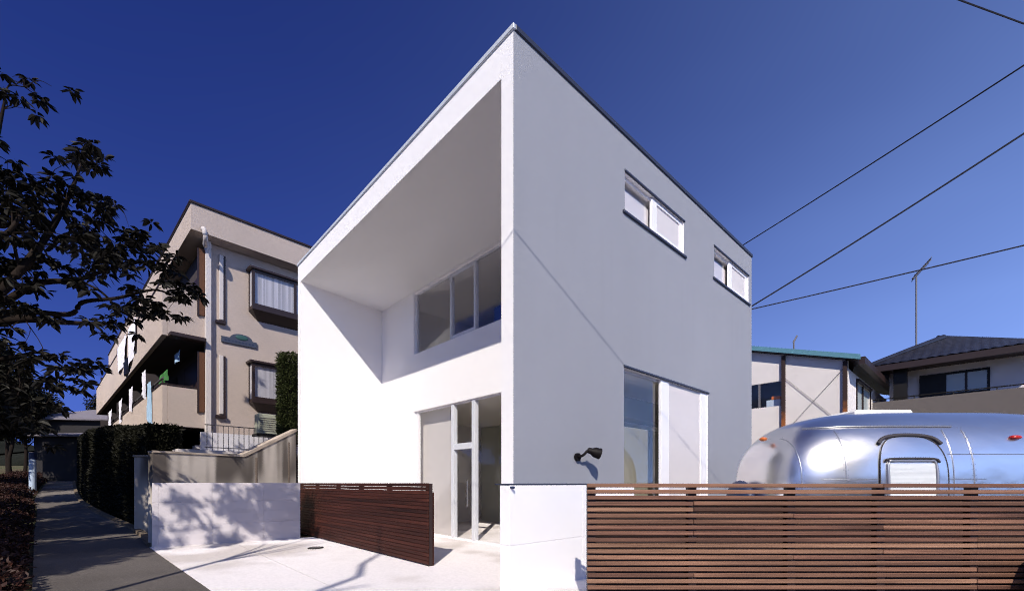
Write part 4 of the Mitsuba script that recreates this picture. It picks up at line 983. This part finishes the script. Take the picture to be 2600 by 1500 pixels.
# ------------------------------------------------------------------ white shed with braces
dk = thing('white_shed', 'white two storey shed with rusty posts and a cross brace behind the caravan', 'shed')
D_ = dk + '__'
S = Frame((12.93, 17.0), (-0.681, 0.7323), (0.7323, 0.681))     # e1 left along the braced side, e2 back along the window side
zr0, zr1 = 5.95, 7.20
f = sbox(0.0, 0.0, 9.0, 1.0)
prof = Polygon([(0, 0), (7, 0), (7, zr1 + 0.9), (0.0, zr0)])
prof = prof.difference(sbox(2.26, 4.52, 5.2, 5.56))
add(D_ + 'wall', wall_xz(S, 0.0, 0.12, prof), M_SHED, label='white braced end wall')
side = sbox(0.0, 0, 9.5, zr0 - 0.25).difference(sbox(1.5, 3.4, 5.4, 5.6))
add(D_ + 'wall', wall_yz(S, 0.0, 0.12, sbox(0.122, 0, 9.5, zr0 - 0.3).difference(sbox(1.6, 3.3, 4.6, 5.4))), M_SHED)
add(D_ + 'floor_inside', S.box(0.2, 6.8, 0.125, 9.3, 3.0, 3.1), M_DARK)
add(D_ + 'back_wall', S.box(0.2, 6.8, 2.0, 2.1, 3.1, 6.1), M_APTIN)
add(D_ + 'ceiling', S.box(1.0, 6.8, 0.13, 1.99, 5.9, 5.95), M_APTIN)
slope = (zr1 + 0.9 - zr0) / 7.0
def srf(a, z): return zr0 + slope * a + z
rp = Polygon([(-0.35, srf(-0.35, 0.02)), (7, srf(7, 0.02)), (7, srf(7, 0.22)), (-0.35, srf(-0.35, 0.22))])
add(D_ + 'roof', wall_xz(S, -0.25, 10.0, rp), M_BROWN)
add(D_ + 'roof__fascia', wall_xz(S, -0.33, -0.253, Polygon([(-0.42, srf(-0.42, 0.04)), (7, srf(7, 0.04)), (7, srf(7, 0.23)), (-0.42, srf(-0.42, 0.23))])), M_TEAL, label='teal roof edge')
add(D_ + 'roof__eave', S.box(-0.55, -0.352, -0.2, 10.0, zr0 - 0.25, zr0 + 0.02), M_BROWN)
for a_ in (0.02, 2.12): add(D_ + 'post', S.box(a_, a_ + 0.13, -0.12, -0.004, 0, srf(a_, -0.02)), M_POST)
for (q0_, q1_) in (((0.15, 3.5), (2.1, 5.6)), ((0.15, 5.65), (2.1, 3.4))):
    add(D_ + 'brace', tube([S.pt(q0_[0], -0.05, q0_[1]), S.pt(q1_[0], -0.05, q1_[1])], 0.011, 6), M_GALV)
add(D_ + 'window', pane_xz(S, 2.2, 5.18, 0.03, 4.53, 5.55), M_PANE)
add(D_ + 'window_bar', S.box(3.1, 3.18, 0.01, 0.06, 4.53, 5.55), M_GALV)
add(D_ + 'box_inside', S.box(2.4, 2.95, 0.3, 0.7, 4.45, 4.85, 0.01), M_PALEBLUE)
add(D_ + 'box_inside', S.box(2.4, 2.75, 0.3, 0.7, 4.852, 5.0, 0.01), M_ORL)
add(D_ + 'side_window', S.box(0.05, 0.056, 1.62, 4.58, 3.32, 5.38), M_WINPALE)
add(D_ + 'side_window_frame', cat(S.box(-0.04, -0.002, 1.5, 1.6, 3.2, 5.5), S.box(-0.04, -0.002, 4.6, 4.7, 3.2, 5.5), S.box(-0.10, -0.002, 1.602, 4.598, 5.4, 5.5), S.box(-0.01, 0.05, 3.0, 3.1, 3.3, 5.398)), M_BROWN)
nk = thing('small_aerial', 'short grey aerial on the shed roof', 'aerial')
p_ = S.pt(1.95, 0.5, srf(1.95, 0.2))
add(nk + '__mast', tube([p_, p_ + [0, 0, 0.55]], 0.03, 6), M_GALV)
add(nk + '__element', tube([p_ + [-0.02, 0, 0.45], p_ + [0.14, 0, 0.75]], 0.035, 6), M_GALV)

# ------------------------------------------------------------------ tiled house far right
tk2 = thing('tiled_house', 'house with dark tiled roof, white wall and grey balcony at the right edge', 'house')
U = tk2 + '__'
R0 = Frame((17.6, 20.4), (0.681, -0.7323), (0.7323, 0.681))     # e1 to the right and nearer, e2 back
def rx(u, off=0.0):
    mm = (u - 1262) / 1089; o = R0.o + R0.e2 * off
    return (mm * o[1] - o[0]) / (R0.e1[0] - mm * R0.e1[1])
def rz(a, v, off=0.0): return EYE + (1190 - v) / 1089 * (R0.o + R0.e2 * off + R0.e1 * a)[1]
aL, aR = rx(2192), rx(2560)
zE = rz(rx(2300), 900)
add(U + 'wall', R0.box(aL, aR, 0.0, 7.0, 0.0, zE), M_HWALL, label='white rendered upper wall')
wa0, wa1 = rx(2266), rx(2440); wz0, wz1_ = rz(rx(2350), 968), rz(rx(2350), 922)
add(U + 'window_frame', cat(R0.box(wa0, wa1, -0.05, -0.003, wz1_, wz1_ + 0.10), R0.box(wa1 - 0.08, wa1, -0.05, -0.003, wz0, wz1_), R0.box(wa0, wa1, -0.06, -0.003, wz0 - 0.08, wz0)), M_BLACK)
am_ = wa0 + (wa1 - wa0) * 0.40; an_ = wa0 + (wa1 - wa0) * 0.68
add(U + 'shutter', R0.box(wa0, am_, -0.07, -0.003, wz0 + 0.001, wz1_ - 0.001), M_BLACK, label='dark shutter box beside the window')
add(U + 'window', R0.box(am_ + 0.002, an_ - 0.04, -0.03, -0.003, wz0 + 0.002, wz1_ - 0.002), M_WINPALE)
add(U + 'window', R0.box(an_ + 0.04, wa1 - 0.082, -0.03, -0.003, wz0 + 0.002, wz1_ - 0.002), M_WINPALE)
add(U + 'window_bar', R0.box(an_ - 0.04, an_ + 0.04, -0.04, -0.003, wz0 + 0.002, wz1_ - 0.002), M_BROWN)
bo = -1.2
ba0, ba1 = rx(2150, bo), rx(2700, bo)
zB = rz(rx(2350, bo), 972, bo)
add(U + 'balcony', cat(R0.box(ba0, ba1, bo, bo + 0.1, 0.0, zB, 0.01)), M_BALC, label='grey brown balcony front')
add(U + 'balcony__handrail', tube([R0.pt(ba0, bo + 0.05, zB + 0.12), R0.pt(ba1, bo + 0.05, zB + 0.12)], 0.025, 6), M_BLACK)
for i in range(8):
    a_ = ba0 + 0.2 + i * 1.2
    add(U + 'balcony__rail_post', tube([R0.pt(a_, bo + 0.05, zB), R0.pt(a_, bo + 0.05, zB + 0.12)], 0.02, 6), M_BLACK)
add(U + 'balcony__floor', R0.box(ba0, ba1, bo + 0.102, -0.002, zB - 1.0, zB - 0.85), M_BALC)
add(U + 'corner_post', R0.box(ba0 + 0.7, ba0 + 1.15, bo + 0.2, bo + 0.5, zB, zE + 0.1), M_BLACK)
# roof: front slope with hip at the left, rippled tiles
def rp_(u, v, off): a = rx(u, off); return np.array([a, off, rz(a, v, off)])
EL, ER = rp_(2135, 907, -1.5), rp_(2640, 852, -1.5)
PK, PK2 = rp_(2326, 832, 2.6), rp_(2640, 842, 2.6)
ER[2] = EL[2]
dw = np.array([7.5, 0.75]); PK2 = PK + [float(dw @ R0.e1), float(dw @ R0.e2), 0.0] 
HLt = np.array([EL[0] + 0.2, 3.2, EL[2] + 0.1])
nu, nv = 150, 26
v_, fq = [], []
for j in range(nv + 1):
    g = j / nv
    l, rr_ = EL * (1 - g) + PK * g, ER * (1 - g) + PK2 * g
    for i in range(nu + 1):
        p = l + (rr_ - l) * i / nu
        a_ = p[0]
        rip = 0.034 * abs(math.sin(a_ * math.pi / 0.30)) + 0.03 * (1 - (j * 1.0 % 2) / 2.0)
        v_.append([p[0], p[1], p[2] + rip])
for j in range(nv):
    for i in range(nu):
        a = j * (nu + 1) + i; fq += [[a, a + 1, a + nu + 2], [a, a + nu + 2, a + nu + 1]]
rm = R0.put(trimesh.Trimesh(np.array(v_), fq, process=False))
add(U + 'roof', rm, mat('m_roof_tile_two', lambda p, n, uv: c3(0.012, 0.0115, 0.017) * (0.6 + 0.9 * noise(p.x * 5, p.y * 5, p.z * 5)), 0.5, 0.3), label='dark glazed tile roof')
back = np.array([[EL[0], 7.5, EL[2]], [ER[0], 7.5, ER[2]]])
bm_ = trimesh.Trimesh(np.array([EL, PK, PK2, back[1], back[0]]) - [0, 0, 0.03], [[0, 1, 4], [1, 2, 3], [1, 3, 4]], process=False)
add(U + 'roof__rear_slope', R0.put(bm_), 'm_roof_tile_two')
add(U + 'roof__hip_ridge', R0.put(tube([EL + [0, 0, 0.05], (EL + PK) / 2 + [0, 0, 0.06], PK + [0, 0, 0.03]], [0.10, 0.10, 0.11], 8)), M_TILE, smooth=True)
add(U + 'roof__ridge', R0.put(tube([PK + [-0.2, 0, 0.04], PK2 + [0, 0, 0.0]], 0.11, 8)), M_TILE, smooth=True)
add(U + 'roof__eave', R0.put(cat(cbox(EL[0], ER[0], -1.55, -1.42, EL[2] - 0.26, EL[2] - 0.003), cbox(EL[0], ER[0], -1.419, 0.0, EL[2] - 0.13, EL[2] - 0.05))), M_BROWN)
add(U + 'upper_gable', R0.box(aL, aR, 0.01, 7.0, zE + 0.001, EL[2] - 0.131), M_HWALL)
tv = thing('television_aerial', 'tall thin aerial mast with angled boom on the tiled roof', 'aerial')
mb = R0.pt(rx(2258, 1.5), 1.5, rz(rx(2258, 1.5), 838, 1.5)); mt2 = mb.copy(); mt2[2] = EYE + (1190 - 680) / 1089 * mb[1]
add(tv + '__mast', tube([mb - [0, 0, 1.2], mt2], 0.035, 6), M_GALV)
b0_, b1_ = at(2249, 688, mb[1] - 0.3), at(2294, 640, mb[1] + 0.3)
add(tv + '__boom', tube([b0_, b1_], 0.035, 6), M_GALV)
for i in range(9):
    c = b0_ + (b1_ - b0_) * (0.05 + 0.11 * i)
    add(tv + '__element', tube([c + [-0.14, -0.25, 0.06], c + [0.14, 0.25, -0.06]], 0.018, 5), M_GALV)

# ------------------------------------------------------------------ utility pole (right, outside the frame) and wires
uk = thing('utility_pole', 'grey utility pole outside the right of the view carrying the wires', 'pole')
UP_ = np.array([11.5, 5.1])
add(uk + '__shaft', tube([[*UP_, -0.2], [*UP_, 10.6]], [0.17, 0.11], 14), M_GALV, smooth=True)
add(uk + '__cross_arm', cbox(UP_[0] - 0.9, UP_[0] + 0.9, UP_[1] - 0.2, UP_[1] - 0.11, 9.6, 9.7), M_GALV)
uk2 = thing('utility_pole', 'grey utility pole outside the left of the view among the roadside trees', 'pole')
add(uk2 + '__shaft', tube([[-12.1, 1.05, -0.2], [-12.1, 1.05, 8.4]], [0.16, 0.11], 14), M_GALV, smooth=True)
def wire(p0, p1, rad, sag, label):
    p0, p1 = np.array(p0, float), np.array(p1, float); t = np.linspace(0, 1, 25)[:, None]
    p = p0 + (p1 - p0) * t; p[:, 2] -= (4 * sag * t * (1 - t))[:, 0]
    single('utility_wire', tube(p, rad, 6), M_WIRE, label, 'wire', 'overhead wires')
pole = lambda z: [UP_[0], UP_[1], z]
wire((6.3, 16.67, 8.73), pole(9.73), 0.016, 0.10, 'upper long wire rising from behind the house to the right')
wire((5.72, 10.65, 5.47), pole(9.0), 0.017, 0.10, 'steep wire rising from the rear house corner to the right')
wire((5.72, 10.65, 5.42), pole(5.35), 0.013, 0.03, 'shallow wire running behind the television aerial')
wire((-12.0, 1.07, 7.24), (11.4, 5.02, 4.4), 0.0065, 0.0, 'short thick wire crossing the top right corner')

# drain cover on the forecourt
gk2 = thing('drain_cover', 'small dark oval drain cover in the forecourt before the garden wall', 'drain cover')
dc = at(778, 1353, 1361 / 163.0)
cyl = trimesh.creation.cylinder(radius=0.14, height=0.012, sections=28); cyl.apply_translation((dc[0], dc[1], 0.028))
add(gk2 + '__plate', cyl, M_BLACK)
for i in range(5):
    add(gk2 + '__bar', cbox(dc[0] - 0.1, dc[0] + 0.1, dc[1] - 0.09 + i * 0.04, dc[1] - 0.075 + i * 0.04, 0.034, 0.040), M_RAIL)

wk3 = thing('far_wall', 'small pale wall beyond the end of the path', 'wall')
FW = Frame((-44.0, 42.0), (-0.95, -0.1))
zq = float(gz(-45, 42))
add(wk3 + '__panel', FW.box(-0.5, 1.6, 0, 0.2, zq - 0.2, zq + 1.9), M_HWALL)
add(wk3 + '__cap', FW.box(-0.55, 1.65, -0.05, 0.25, zq + 1.902, zq + 2.0), M_FROOF)
